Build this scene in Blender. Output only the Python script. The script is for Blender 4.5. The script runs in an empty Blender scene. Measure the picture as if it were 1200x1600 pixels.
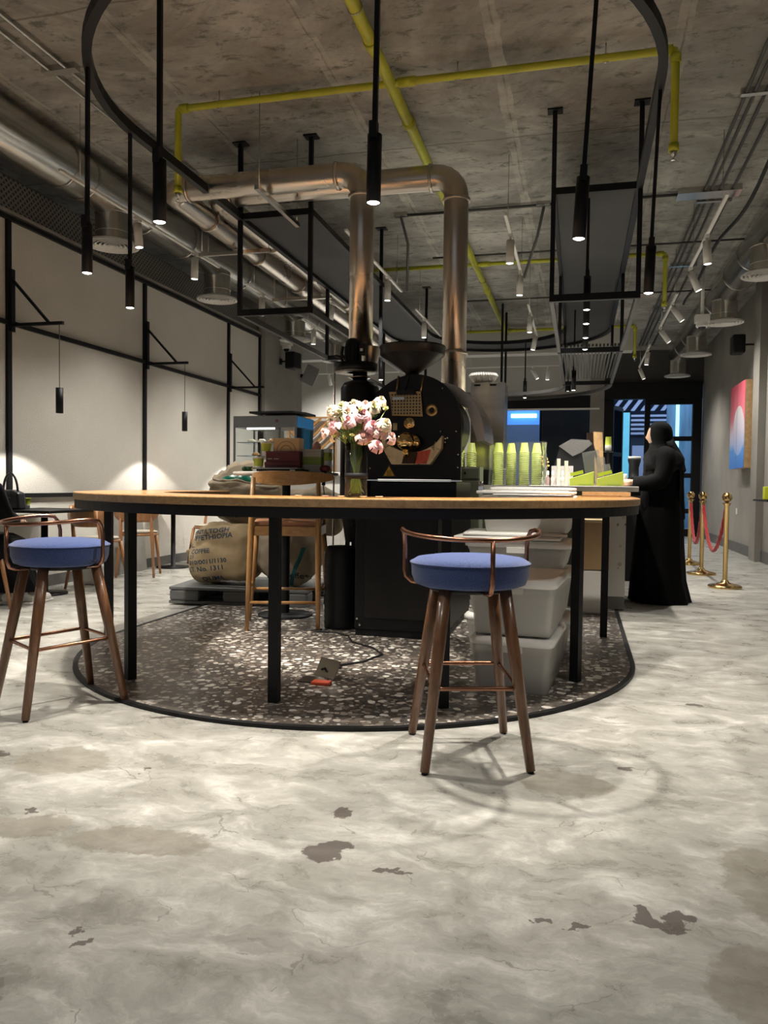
import bpy, bmesh, math, random
from math import sin, cos, pi, radians, sqrt, atan2
from mathutils import Vector, Matrix, Euler, noise
from mathutils.bvhtree import BVHTree
R = random.Random(7)
SC = bpy.context.scene
COL = SC.collection

# ------------------------------------------------------------------ camera
EYE = 1.03
yaw, pit, rol = radians(14.2306), radians(1.9913), radians(0.7)
fwd0 = Vector((-sin(yaw), cos(yaw), 0)); R0 = Vector((cos(yaw), sin(yaw), 0)); Z0 = Vector((0, 0, 1))
fwd = fwd0 * cos(pit) - Z0 * sin(pit); up = fwd0 * sin(pit) + Z0 * cos(pit)
right = R0 * cos(rol) + up * sin(rol); upc = up * cos(rol) - R0 * sin(rol)
cd = bpy.data.cameras.new('camera'); cam = bpy.data.objects.new('camera', cd); COL.objects.link(cam)
M = Matrix((right, upc, -fwd)).transposed().to_4x4(); M.translation = (0, 0, EYE)
cam.matrix_world = M
cd.sensor_fit = 'VERTICAL'; cd.sensor_height = 36; cd.sensor_width = 27; cd.lens = 27; cd.clip_start = .02
SC.camera = cam

# ------------------------------------------------------------------ world, exposure, light levels
w = bpy.data.worlds.new('world'); SC.world = w; w.use_nodes = True
w.node_tree.nodes['Background'].inputs[0].default_value = (.9, .93, 1, 1)
w.node_tree.nodes['Background'].inputs[1].default_value = .32
SC.view_settings.view_transform = 'Standard'; SC.view_settings.look = 'None'
SC.view_settings.exposure = -0.2; SC.view_settings.gamma = 1; SC.view_settings.use_curve_mapping = False
WARM = (1, .925, .82); NEUT = (1, .955, .88)
P_BAR = 215      # pendants over the bar
P_REAR = 110     # pendants over the counter
P_TRACK = 175    # white track heads
P_ROOM = 90    # unseen fill heads added above the near floor
P_WALL = 60     # small lamps washing the plaster wall

def spot(parent, loc, power, size=80, blend=.5, col=WARM, rad=.03, aim=None):
    l = bpy.data.lights.new('lamp_light', 'SPOT'); l.energy = power; l.spot_size = radians(size)
    l.spot_blend = blend; l.color = col; l.shadow_soft_size = rad
    o = bpy.data.objects.new('lamp_light', l); COL.objects.link(o)
    o.location = loc
    if aim is not None:
        o.rotation_euler = Vector(aim).to_track_quat('-Z', 'Y').to_euler()
    if parent: o.parent = parent
    return o

# ------------------------------------------------------------------ materials
MATS = {}
def mat(name, col, rough=.5, metal=0., bump=0., bscale=60., var=0., vscale=8., emit=None, es=0., trans=0., ior=1.45, spec=.5, stretch=(1, 1, 1), coat=0., sheen=0.):
    if name in MATS: return MATS[name]
    m = bpy.data.materials.new(name); m.use_nodes = True; nt = m.node_tree; b = nt.nodes['Principled BSDF']
    b.inputs['Base Color'].default_value = (*col, 1); b.inputs['Roughness'].default_value = rough
    b.inputs['Metallic'].default_value = metal; b.inputs['Transmission Weight'].default_value = trans
    b.inputs['IOR'].default_value = ior; b.inputs['Specular IOR Level'].default_value = spec
    b.inputs['Coat Weight'].default_value = coat; b.inputs['Sheen Weight'].default_value = sheen
    if emit: b.inputs['Emission Color'].default_value = (*emit, 1); b.inputs['Emission Strength'].default_value = es
    tc = nt.nodes.new('ShaderNodeTexCoord'); mp = nt.nodes.new('ShaderNodeMapping'); mp.inputs['Scale'].default_value = stretch
    nt.links.new(tc.outputs['Object'], mp.inputs[0])
    if var:
        n = nt.nodes.new('ShaderNodeTexNoise'); n.inputs['Scale'].default_value = vscale; n.inputs['Detail'].default_value = 6
        nt.links.new(mp.outputs[0], n.inputs['Vector'])
        r = nt.nodes.new('ShaderNodeValToRGB'); r.color_ramp.elements[0].position = .3; r.color_ramp.elements[1].position = .7
        r.color_ramp.elements[0].color = (*[c * (1 - var) for c in col], 1); r.color_ramp.elements[1].color = (*[min(1, c * (1 + var)) for c in col], 1)
        nt.links.new(n.outputs['Fac'], r.inputs[0]); nt.links.new(r.outputs[0], b.inputs['Base Color'])
    if bump:
        n = nt.nodes.new('ShaderNodeTexNoise'); n.inputs['Scale'].default_value = bscale; n.inputs['Detail'].default_value = 4
        nt.links.new(mp.outputs[0], n.inputs['Vector'])
        k = nt.nodes.new('ShaderNodeBump'); k.inputs['Strength'].default_value = bump; k.inputs['Distance'].default_value = .01
        nt.links.new(n.outputs['Fac'], k.inputs['Height']); nt.links.new(k.outputs[0], b.inputs['Normal'])
    MATS[name] = m
    return m

class NT:
    def __init__(s, name):
        s.m = bpy.data.materials.new(name); s.m.use_nodes = True; s.t = s.m.node_tree; s.b = s.t.nodes['Principled BSDF']; MATS[name] = s.m
        s.tc = s.n('ShaderNodeTexCoord')
        s.co = s.tc.outputs['Object']
    def n(s, ty, **kw):
        x = s.t.nodes.new(ty)
        for k, v in kw.items(): setattr(x, k, v)
        return x
    def l(s, a, b): s.t.links.new(a, b)
    def noise(s, vec, scale, detail=6, rough=.55, dist=0):
        n = s.n('ShaderNodeTexNoise'); n.inputs['Scale'].default_value = scale; n.inputs['Detail'].default_value = detail
        n.inputs['Roughness'].default_value = rough; n.inputs['Distortion'].default_value = dist
        s.l(vec, n.inputs['Vector']); return n
    def ramp(s, fac, stops):
        r = s.n('ShaderNodeValToRGB'); e = r.color_ramp.elements
        while len(e) < len(stops): e.new(.5)
        for i, (p, c) in enumerate(stops):
            e[i].position = p; e[i].color = (*c, 1) if not isinstance(c, (int, float)) else (c, c, c, 1)
        s.l(fac, r.inputs[0]); return r.outputs[0]
    def mix(s, fac, a, b, mode='MIX'):
        x = s.n('ShaderNodeMix', data_type='RGBA', blend_type=mode)
        for sock, v in ((x.inputs[0], fac), (x.inputs[6], a), (x.inputs[7], b)):
            if hasattr(v, 'links'): s.l(v, sock)
            elif isinstance(v, (int, float)): sock.default_value = v
            else: sock.default_value = (*v, 1)
        return x.outputs[2]
    def math(s, op, a, b=0.):
        x = s.n('ShaderNodeMath', operation=op)
        for sock, v in ((x.inputs[0], a), (x.inputs[1], b)):
            if hasattr(v, 'links'): s.l(v, sock)
            else: sock.default_value = v
        return x.outputs[0]
    def map(s, vec, loc=(0, 0, 0), rot=(0, 0, 0), sc=(1, 1, 1), ty='POINT'):
        m = s.n('ShaderNodeMapping', vector_type=ty); m.inputs['Location'].default_value = loc
        m.inputs['Rotation'].default_value = rot; m.inputs['Scale'].default_value = sc
        s.l(vec, m.inputs[0]); return m.outputs[0]
    def bump(s, h, st, d=.01):
        k = s.n('ShaderNodeBump'); k.inputs['Strength'].default_value = st; k.inputs['Distance'].default_value = d
        s.l(h, k.inputs['Height']); s.l(k.outputs[0], s.b.inputs['Normal'])
    def patch(s, vec, x, y, rx, ry, rot=0., soft=.04):
        v = s.map(vec, (x, y, 0), (0, 0, rot), (rx, ry, 1000), 'TEXTURE')
        q = s.n('ShaderNodeVectorMath', operation='LENGTH'); s.l(v, q.inputs[0])
        mr = s.n('ShaderNodeMapRange'); s.l(q.outputs['Value'], mr.inputs[0])
        mr.inputs[1].default_value = 1 - soft; mr.inputs[2].default_value = 1 + soft; mr.inputs[3].default_value = 1; mr.inputs[4].default_value = 0
        return mr.outputs[0]

def floor_material():
    s = NT('polished_concrete')
    warpn = s.noise(s.co, 3.5, 5, .6)
    warp = s.n('ShaderNodeVectorMath', operation='MULTIPLY_ADD'); s.l(warpn.outputs['Color'], warp.inputs[0])
    warp.inputs[1].default_value = (.24, .24, 0); s.l(s.co, warp.inputs[2])
    big = s.noise(s.map(warp.outputs[0], sc=(1, 1.5, 1)), 3.6, 12, .70, .35)
    c1 = s.ramp(big.outputs['Fac'], [(.32, (.225, .218, .19)), (.44, (.318, .310, .278)), (.50, (.358, .350, .317)), (.56, (.418, .41, .374)), (.66, (.535, .527, .488))])
    tro = s.noise(s.map(warp.outputs[0], rot=(0, 0, .6), sc=(1, 3.5, 1)), 8, 12, .78, .25)
    c2 = s.mix(.5, c1, s.ramp(tro.outputs['Fac'], [(.36, .36), (.47, .48), (.53, .52), (.60, .66), (.70, .74)]), 'OVERLAY')
    # hairline trowel marks
    vo = s.n('ShaderNodeTexVoronoi', feature='DISTANCE_TO_EDGE'); vo.inputs['Scale'].default_value = 3.2
    s.l(s.map(warp.outputs[0], sc=(1, 1.5, 0)), vo.inputs['Vector'])
    ln = s.math('LESS_THAN', vo.outputs['Distance'], .006)
    gate = s.math('GREATER_THAN', s.noise(s.co, 4, 3).outputs['Fac'], .56)
    c3 = s.mix(s.math('MULTIPLY', s.math('MULTIPLY', ln, gate), .55), c2, (.16, .15, .13))
    # fine dark flecks
    fl = s.noise(s.map(s.co, sc=(1, 2, 1)), 36, 5, .6)
    c3 = s.mix(s.math('MULTIPLY', s.math('GREATER_THAN', fl.outputs['Fac'], .69), .6), c3, (.18, .165, .14))
    w2n = s.noise(s.co, 9, 6, .65)
    w2 = s.n('ShaderNodeVectorMath', operation='MULTIPLY_ADD'); s.l(w2n.outputs['Color'], w2.inputs[0]); w2.inputs[1].default_value = (.16, .16, 0)
    off = s.n('ShaderNodeVectorMath', operation='ADD'); s.l(s.co, off.inputs[0]); off.inputs[1].default_value = (-.08, -.08, 0)
    s.l(off.outputs[0], w2.inputs[2]); v2 = w2.outputs[0]
    def acc(lst, soft):
        o = None
        for a in lst:
            p = s.patch(v2, *a, soft=soft); o = p if o is None else s.math('MAXIMUM', o, p)
        return o
    stain = acc([(-1.83, 2.43, .17, .14, 0), (-1.20, 1.93, .22, .085, .1), (-1.58, 1.93, .13, .07, .3), (.52, 2.15, .13, .22, .1), (.42, 1.70, .13, .16, -.3), (-.03, 2.72, .16, .12, 0), (.9, 3.2, .2, .1, .5)], .06)
    c4 = s.mix(s.math('MULTIPLY', stain, .72), c3, s.ramp(s.noise(s.co, 11, 8, .7).outputs['Fac'], [(.35, (.175, .158, .122)), (.65, (.285, .265, .22))]))
    dark = acc([(-.67, 2.04, .062, .045, .9), (-.66, 2.012, .03, .05, -.2), (-.705, 2.276, .033, .03, .3), (-.47, 1.97, .035, .018, .5), (-.43, 1.965, .03, .012, 0),
                (.165, 1.945, .022, .04, .5), (.205, 1.90, .06, .02, -.05), (.25, 1.93, .026, .04, -.5), (.012, 1.82, .034, .013, .2), (-.063, 1.832, .014, .014, 0),
                (.19, 2.91, .035, .02, .2), (-2.09, 2.43, .04, .022, 0), (-1.64, 2.02, .02, .012, 0), (-1.75, 3.0, .06, .02, .2), (-1.48, 2.42, .02, .012, .4),
                (-1.09, 1.50, .02, .012, 0), (-1.05, 1.47, .022, .012, .7), (.55, 3.9, .03, .02, 0), (.75, 2.7, .02, .015, 0)], .05)
    c5 = s.mix(s.math('MULTIPLY', dark, .92), c4, (.105, .088, .078))
    s.l(c5, s.b.inputs['Base Color'])
    rg = s.ramp(big.outputs['Fac'], [(.3, .22), (.7, .42)]); s.l(rg, s.b.inputs['Roughness'])
    s.b.inputs['Specular IOR Level'].default_value = .55
    s.bump(s.noise(warp.outputs[0], 14, 6, .6).outputs['Fac'], .10)
    return s.m

def ceiling_material():
    s = NT('raw_concrete')
    n1 = s.noise(s.map(s.co, sc=(1, 1.3, 1)), 1.1, 10, .68, .5)
    c = s.ramp(n1.outputs['Fac'], [(.30, (.205, .198, .180)), (.46, (.345, .335, .31)), (.58, (.45, .44, .405)), (.75, (.54, .53, .49))])
    pit_ = s.noise(s.map(s.co, sc=(1.0, 1.9, 1)), 5, 10, .78, .4)
    c = s.mix(s.ramp(pit_.outputs['Fac'], [(.53, 0.), (.62, .85)]), c, (.10, .118, .10))
    # formwork seams that run along the room and across it
    wn = s.noise(s.co, 2.5, 5)
    wv = s.n('ShaderNodeVectorMath', operation='MULTIPLY_ADD'); s.l(wn.outputs['Color'], wv.inputs[0]); wv.inputs[1].default_value = (.07, .07, 0); s.l(s.co, wv.inputs[2])
    blot = s.ramp(s.noise(s.co, 2.2, 7, .7).outputs['Fac'], [(.42, 0.), (.6, 1.)])
    c = s.mix(s.ramp(s.noise(s.co, .55, 8, .72, .8).outputs['Fac'], [(.44, .55), (.58, 0.)]), c, (.135, .128, .112))
    def seam(axis, period, width, o):
        sp = s.n('ShaderNodeSeparateXYZ'); s.l(wv.outputs[0], sp.inputs[0])
        f = s.math('FRACT', s.math('DIVIDE', s.math('ADD', sp.outputs[axis], o), period))
        return s.math('LESS_THAN', f, width / period)
    sa = seam(0, 1.22, .10, 20.15)
    c = s.mix(s.math('MULTIPLY', s.math('MULTIPLY', sa, blot), .55), c, (.55, .53, .47))
    sb = seam(0, 1.22, .014, 20.1)
    c = s.mix(s.math('MULTIPLY', s.math('MULTIPLY', sb, s.math('SUBTRACT', 1., blot)), .6), c, (.12, .108, .09))
    sc_ = seam(1, 2.44, .02, 20.)
    c = s.mix(s.math('MULTIPLY', sc_, .6), c, (.10, .09, .075))
    s.l(c, s.b.inputs['Base Color']); s.b.inputs['Roughness'].default_value = .9
    s.bump(s.noise(s.co, 18, 8, .7).outputs['Fac'], .5, .02)
    return s.m

def terrazzo_material():
    s = NT('dark_terrazzo')
    def chips(scale, thr, seed):
        v = s.n('ShaderNodeTexVoronoi', feature='F1'); v.inputs['Scale'].default_value = scale; v.inputs['Randomness'].default_value = 1
        wn = s.noise(s.co, scale * .9, 2)
        wv = s.n('ShaderNodeVectorMath', operation='MULTIPLY_ADD'); s.l(wn.outputs['Color'], wv.inputs[0]); wv.inputs[1].default_value = (.7 / scale,) * 3
        s.l(s.map(s.co, loc=(seed, seed * .7, 0)), wv.inputs[2]); s.l(wv.outputs[0], v.inputs['Vector'])
        return s.math('LESS_THAN', v.outputs['Distance'], thr), v.outputs['Color']
    base = s.ramp(s.noise(s.co, 30, 4).outputs['Fac'], [(.3, (.055, .047, .04)), (.7, (.115, .10, .086))])
    a, ca = chips(34, .40, 3.1); sepa = s.n('ShaderNodeSeparateColor'); s.l(ca, sepa.inputs[0])
    cola = s.ramp(sepa.outputs[0], [(.0, (.035, .032, .03)), (.35, (.16, .14, .12)), (.6, (.30, .27, .235)), (1, (.66, .62, .56))])
    c = s.mix(a, base, cola)
    b_, cb = chips(20, .42, 8.4); sepb = s.n('ShaderNodeSeparateColor'); s.l(cb, sepb.inputs[0])
    colb = s.ramp(sepb.outputs[0], [(.0, (.13, .10, .075)), (.4, (.28, .24, .21)), (.7, (.6, .56, .5)), (1, (.8, .77, .71))])
    c = s.mix(s.math('MULTIPLY', b_, s.math('GREATER_THAN', sepb.outputs[1], .30)), c, colb)
    s.l(c, s.b.inputs['Base Color']); s.b.inputs['Roughness'].default_value = .33
    return s.m

def wood_material(name, c0, c1, scale=1., rough=.4, axis=(1, 8, 8), coat=0.):
    s = NT(name)
    v = s.map(s.co, sc=tuple(a * scale for a in axis))
    n = s.noise(v, 3.2, 8, .6, .8)
    n2 = s.noise(s.map(s.co, sc=tuple(a * scale * 3 for a in axis)), 9, 4, .6)
    c = s.ramp(n.outputs['Fac'], [(.32, c0), (.68, c1)])
    c = s.mix(.35, c, s.ramp(n2.outputs['Fac'], [(.3, .3), (.7, .7)]), 'OVERLAY')
    s.l(c, s.b.inputs['Base Color']); s.b.inputs['Roughness'].default_value = rough; s.b.inputs['Coat Weight'].default_value = coat
    s.b.inputs['Coat Roughness'].default_value = .15
    return s.m

def plaster_material():
    s = NT('cream_stucco')
    n = s.noise(s.co, .8, 5)
    c = s.ramp(n.outputs['Fac'], [(.3, (.60, .57, .51)), (.7, (.70, .67, .605))])
    n2 = s.noise(s.co, 60, 6, .75)
    c = s.mix(.25, c, s.ramp(n2.outputs['Fac'], [(.35, .3), (.6, .6)]), 'OVERLAY')
    s.l(c, s.b.inputs['Base Color']); s.b.inputs['Roughness'].default_value = .92
    s.bump(s.noise(s.co, 75, 6, .75).outputs['Fac'], .7, .012)
    return s.m

def duct_material(name='brushed_steel', col=(.56, .50, .43), rough=.28):
    s = NT(name)
    n = s.noise(s.co, 3, 5)
    c = s.ramp(n.outputs['Fac'], [(.3, tuple(k * .92 for k in col)), (.7, tuple(min(1, k * 1.05) for k in col))])
    s.l(c, s.b.inputs['Base Color']); s.b.inputs['Metallic'].default_value = 1
    s.l(s.ramp(s.noise(s.co, 3, 3).outputs['Fac'], [(.3, rough * .92), (.7, rough * 1.1)]), s.b.inputs['Roughness'])
    return s.m

def burlap_material(name, col):
    s = NT(name)
    w1 = s.n('ShaderNodeTexWave', wave_type='BANDS', bands_direction='X'); w1.inputs['Scale'].default_value = 90; w1.inputs['Distortion'].default_value = 1.5
    w2 = s.n('ShaderNodeTexWave', wave_type='BANDS', bands_direction='Z'); w2.inputs['Scale'].default_value = 90; w2.inputs['Distortion'].default_value = 1.5
    s.l(s.co, w1.inputs[0]); s.l(s.co, w2.inputs[0])
    h = s.math('MULTIPLY', w1.outputs['Fac'], w2.outputs['Fac'])
    n = s.noise(s.co, 5, 5)
    c = s.ramp(n.outputs['Fac'], [(.3, tuple(k * .8 for k in col)), (.7, tuple(k * 1.12 for k in col))])
    c = s.mix(.4, c, s.ramp(h, [(0, .35), (1, .62)]), 'OVERLAY')
    s.l(c, s.b.inputs['Base Color']); s.b.inputs['Roughness'].default_value = .95
    s.bump(h, .5, .004)
    return s.m

def fabric_material(name, col):
    s = NT(name)
    v = s.n('ShaderNodeTexVoronoi'); v.inputs['Scale'].default_value = 260; s.l(s.co, v.inputs['Vector'])
    c = s.ramp(v.outputs['Distance'], [(0, tuple(k * 1.35 for k in col)), (1, tuple(k * .55 for k in col))])
    s.l(c, s.b.inputs['Base Color']); s.b.inputs['Roughness'].default_value = .95; s.b.inputs['Sheen Weight'].default_value = .25
    s.bump(v.outputs['Distance'], .4, .003)
    return s.m

def plastic_bin_material():
    s = NT('frosted_plastic')
    tr = s.n('ShaderNodeBsdfTransparent'); tr.inputs[0].default_value = (.9, .9, .88, 1)
    tl = s.n('ShaderNodeBsdfTranslucent'); tl.inputs[0].default_value = (.75, .74, .70, 1)
    s.b.inputs['Base Color'].default_value = (.92, .91, .88, 1); s.b.inputs['Roughness'].default_value = .35
    m1 = s.n('ShaderNodeMixShader'); m1.inputs[0].default_value = .25; s.l(s.b.outputs[0], m1.inputs[1]); s.l(tl.outputs[0], m1.inputs[2])
    m2 = s.n('ShaderNodeMixShader'); m2.inputs[0].default_value = .40; s.l(m1.outputs[0], m2.inputs[1]); s.l(tr.outputs[0], m2.inputs[2])
    s.l(m2.outputs[0], s.t.nodes['Material Output'].inputs[0])
    return s.m

def film_material(name, tint, amt, milk=0.):
    s = NT(name)
    tr = s.n('ShaderNodeBsdfTransparent'); tr.inputs[0].default_value = (*tint, 1)
    gl = s.n('ShaderNodeBsdfGlossy'); gl.inputs['Roughness'].default_value = .04; gl.inputs[0].default_value = (.9, .93, .95, 1)
    lw = s.n('ShaderNodeLayerWeight'); lw.inputs[0].default_value = 1 - amt
    m2 = s.n('ShaderNodeMixShader'); s.l(lw.outputs['Fresnel'], m2.inputs[0]); s.l(tr.outputs[0], m2.inputs[1]); s.l(gl.outputs[0], m2.inputs[2])
    out = m2.outputs[0]
    if milk:
        s.b.inputs['Base Color'].default_value = (.85, .87, .88, 1)
        m3 = s.n('ShaderNodeMixShader'); m3.inputs[0].default_value = milk; s.l(out, m3.inputs[1]); s.l(s.b.outputs[0], m3.inputs[2]); out = m3.outputs[0]
    s.l(out, s.t.nodes['Material Output'].inputs[0])
    return s.m

def painting_material():
    s = NT('painted_canvas')
    sp = s.n('ShaderNodeSeparateXYZ'); s.l(s.co, sp.inputs[0])   # object origin at the bottom centre, faces -X
    y, z = sp.outputs[1], sp.outputs[2]
    sky = s.ramp(s.math('DIVIDE', z, 1.3), [(0, (.05, .20, .62)), (.22, (.10, .30, .72)), (.30, (.42, .50, .78)), (.42, (.66, .60, .74)), (.60, (.72, .20, .26)), (1, (.66, .10, .15))])
    sky = s.mix(.3, sky, s.ramp(s.noise(s.map(s.co, sc=(1, 3, 1)), 6, 5).outputs['Fac'], [(.3, .35), (.7, .65)]), 'OVERLAY')
    dy = s.math('DIVIDE', s.math('ADD', y, .12), .42); dz = s.math('DIVIDE', s.math('SUBTRACT', z, .58), .38)
    d = s.math('ADD', s.math('MULTIPLY', dy, dy), s.math('MULTIPLY', dz, dz))
    inside = s.math('LESS_THAN', d, 1.)
    moon = s.ramp(z, [(.2, (.25, .40, .75)), (.6, (.62, .58, .70)), (.95, (.70, .66, .68))])
    c = s.mix(inside, sky, moon)
    ln = s.math('LESS_THAN', s.math('ABSOLUTE', s.math('SUBTRACT', y, .02)), .012)
    c = s.mix(s.math('MULTIPLY', ln, .7), c, (.10, .09, .16))
    s.l(c, s.b.inputs['Base Color']); s.b.inputs['Roughness'].default_value = .7
    return s.m

def perforated_material():
    s = NT('perforated_metal')
    v = s.n('ShaderNodeSeparateXYZ'); s.l(s.co, v.inputs[0])
    def tri(a, p):
        f = s.math('FRACT', s.math('DIVIDE', a, p)); return s.math('ABSOLUTE', s.math('SUBTRACT', f, .5))
    a = tri(s.math('ADD', v.outputs[1], v.outputs[2]), .06); b = tri(s.math('SUBTRACT', v.outputs[1], v.outputs[2]), .06)
    h = s.math('MULTIPLY', s.math('GREATER_THAN', a, .22), s.math('GREATER_THAN', b, .22))
    s.l(s.mix(h, (.17, .16, .145), (.012, .012, .012)), s.b.inputs['Base Color']); s.b.inputs['Roughness'].default_value = .6
    return s.m

floor_m, ceil_m, terr_m, plas_m = floor_material(), ceiling_material(), terrazzo_material(), plaster_material()
duct_m = duct_material(); galv_m = duct_material('galvanised_steel', (.62, .60, .56), .24)
counterwood = wood_material('honey_wood', (.40, .17, .05), (.66, .34, .115), 1.2, .28, (4, 4, 8), .5)
edgewood = wood_material('edge_wood', (.20, .12, .055), (.36, .22, .10), 2, .45, (5, 5, 5))
walnut = wood_material('walnut_leg', (.10, .042, .018), (.19, .085, .036), 1.5, .38, (10, 10, 1.2), .3)
oak = wood_material('oiled_oak', (.30, .145, .045), (.47, .25, .09), 1.2, .4, (8, 8, 1.2), .2)
oakh = wood_material('oiled_oak_across', (.30, .145, .045), (.47, .25, .09), 1.2, .4, (1.2, 8, 8), .2)
beech = wood_material('beech_wood', (.28, .12, .045), (.40, .19, .075), 1.2, .42, (8, 8, 1.5), .2)
plywood = wood_material('pale_ply', (.45, .28, .13), (.6, .4, .2), 1, .5, (6, 6, 6))
burlap = burlap_material('burlap', (.40, .30, .17)); burlap2 = burlap_material('grey_burlap', (.34, .28, .20)); burlap3 = burlap_material('pale_burlap', (.42, .34, .24))
bluef = fabric_material('blue_wool', (.036, .066, .20))
creamf = fabric_material('cream_cloth', (.45, .40, .32))
black = mat('black_steel', (.008, .008, .009), .5, .0, spec=.28, bump=.05, bscale=200)
blackm = mat('black_roaster_paint', (.006, .006, .007), .38, .0, spec=.3, bump=.06, bscale=30)
blackp = mat('black_plastic', (.009, .009, .010), .5, spec=.3)
rail_m = mat('grey_steel_rail', (.06, .058, .055), .5, .2)
panelg = mat('charcoal_panel', (.042, .042, .044), .75, var=.12, vscale=2)
shadow_m = mat('shadow_black', (.006, .006, .006), .9)  # shadow above the plaster wall, put in as near-black colour
yel = mat('lime_pipe_paint', (.46, .47, .035), .42, var=.12, vscale=6)
yeld = mat('lime_plastic', (.42, .52, .03), .4)
limecard = mat('lime_card', (.40, .47, .055), .55, var=.05); rimcard = mat('lime_cup_rim', (.66, .70, .30), .5)
white = mat('white_paint', (.72, .70, .66), .45)
whitep = mat('white_plastic', (.74, .73, .69), .38)
wallg = mat('grey_wall_paint', (.255, .238, .212), .8, bump=.2, bscale=20, var=.14, vscale=1.5)
wallw = mat('pale_wall_paint', (.50, .49, .46), .8, var=.05, vscale=1)
walld = mat('dark_wall_paint', (.075, .070, .064), .8, var=.1, vscale=1)
base_m = mat('grey_baseboard', (.11, .105, .098), .5, var=.1)
copper = mat('copper_tube', (.33, .16, .10), .25, 1., var=.1)
brass = mat('polished_brass', (.66, .46, .20), .12, 1., var=.08, vscale=12)
goldr = mat('gold_sheet', (.44, .31, .14), .3, 1., var=.3, vscale=14)
chrome = mat('chrome', (.75, .74, .72), .08, 1.)
steel = mat('satin_steel', (.50, .47, .43), .22, 1., var=.12, vscale=3, stretch=(1, 1, 6))
redrope = mat('red_rope', (.42, .012, .02), .8, bump=.5, bscale=120, sheen=.4)
emis = mat('lamp_diffuser', (1, 1, 1), .4, emit=(1, .95, .86), es=14)
emis2 = mat('small_lamp_diffuser', (1, 1, 1), .4, emit=(1, .95, .86), es=6)
glass = mat('clear_glass', (1, 1, 1), .02, trans=1., ior=1.45)
water = mat('vase_water', (.86, .95, .82), .02, trans=1., ior=1.33)
film = film_material('thin_glass', (.93, .96, .97), .84)
bagfilm = film_material('clear_bag_film', (.97, .98, .97), .62, .07)
binm = plastic_bin_material(); lidm = mat('white_bin_lid', (.86, .85, .82), .4)
card = mat('brown_cardboard', (.36, .235, .125), .85, var=.08)
kraft = mat('kraft_card', (.56, .43, .25), .8, var=.05)
maroon = mat('maroon_card', (.10, .018, .028), .5)
greycard = mat('pale_grey_card', (.42, .42, .39), .6)
greenbox = mat('olive_green_card', (.25, .34, .08), .6)
pinkm = mat('dusty_pink', (.55, .26, .19), .5)
skin = mat('skin', (.60, .38, .28), .5)
abaya = mat('black_cloth', (.0035, .0035, .004), .85, spec=.15, bump=.15, bscale=60)
scarf = mat('charcoal_scarf', (.008, .009, .010), .85, spec=.15, bump=.15, bscale=50)
pallet_m = mat('grey_pallet_plastic', (.13, .135, .135), .6, bump=.1, bscale=40)
greenbag = mat('green_plastic_bag', (.01, .16, .10), .28, bump=.6, bscale=25)
ink = mat('sack_ink', (.03, .045, .06), .8); inkb = mat('sack_ink_blue', (.02, .05, .085), .8); teal = mat('teal_stripe', (.015, .11, .12), .85)
orange = mat('orange_plastic', (.75, .10, .04), .5)
stem_m = mat('flower_stem', (.24, .38, .10), .5); leaf_m = mat('rose_leaf', (.045, .13, .035), .5)
creamp = mat('cream_petal', (.74, .66, .48), .6, var=.12, vscale=30); pinkp = mat('pale_pink_petal', (.74, .52, .47), .6, var=.16, vscale=30); deepp = mat('pink_petal', (.70, .40, .42), .6, var=.2, vscale=30)
budm = mat('pale_green_bud', (.55, .58, .22), .6)
marble = mat('pale_marble', (.62, .60, .56), .3, var=.15, vscale=10)
pebble_base = None

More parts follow.
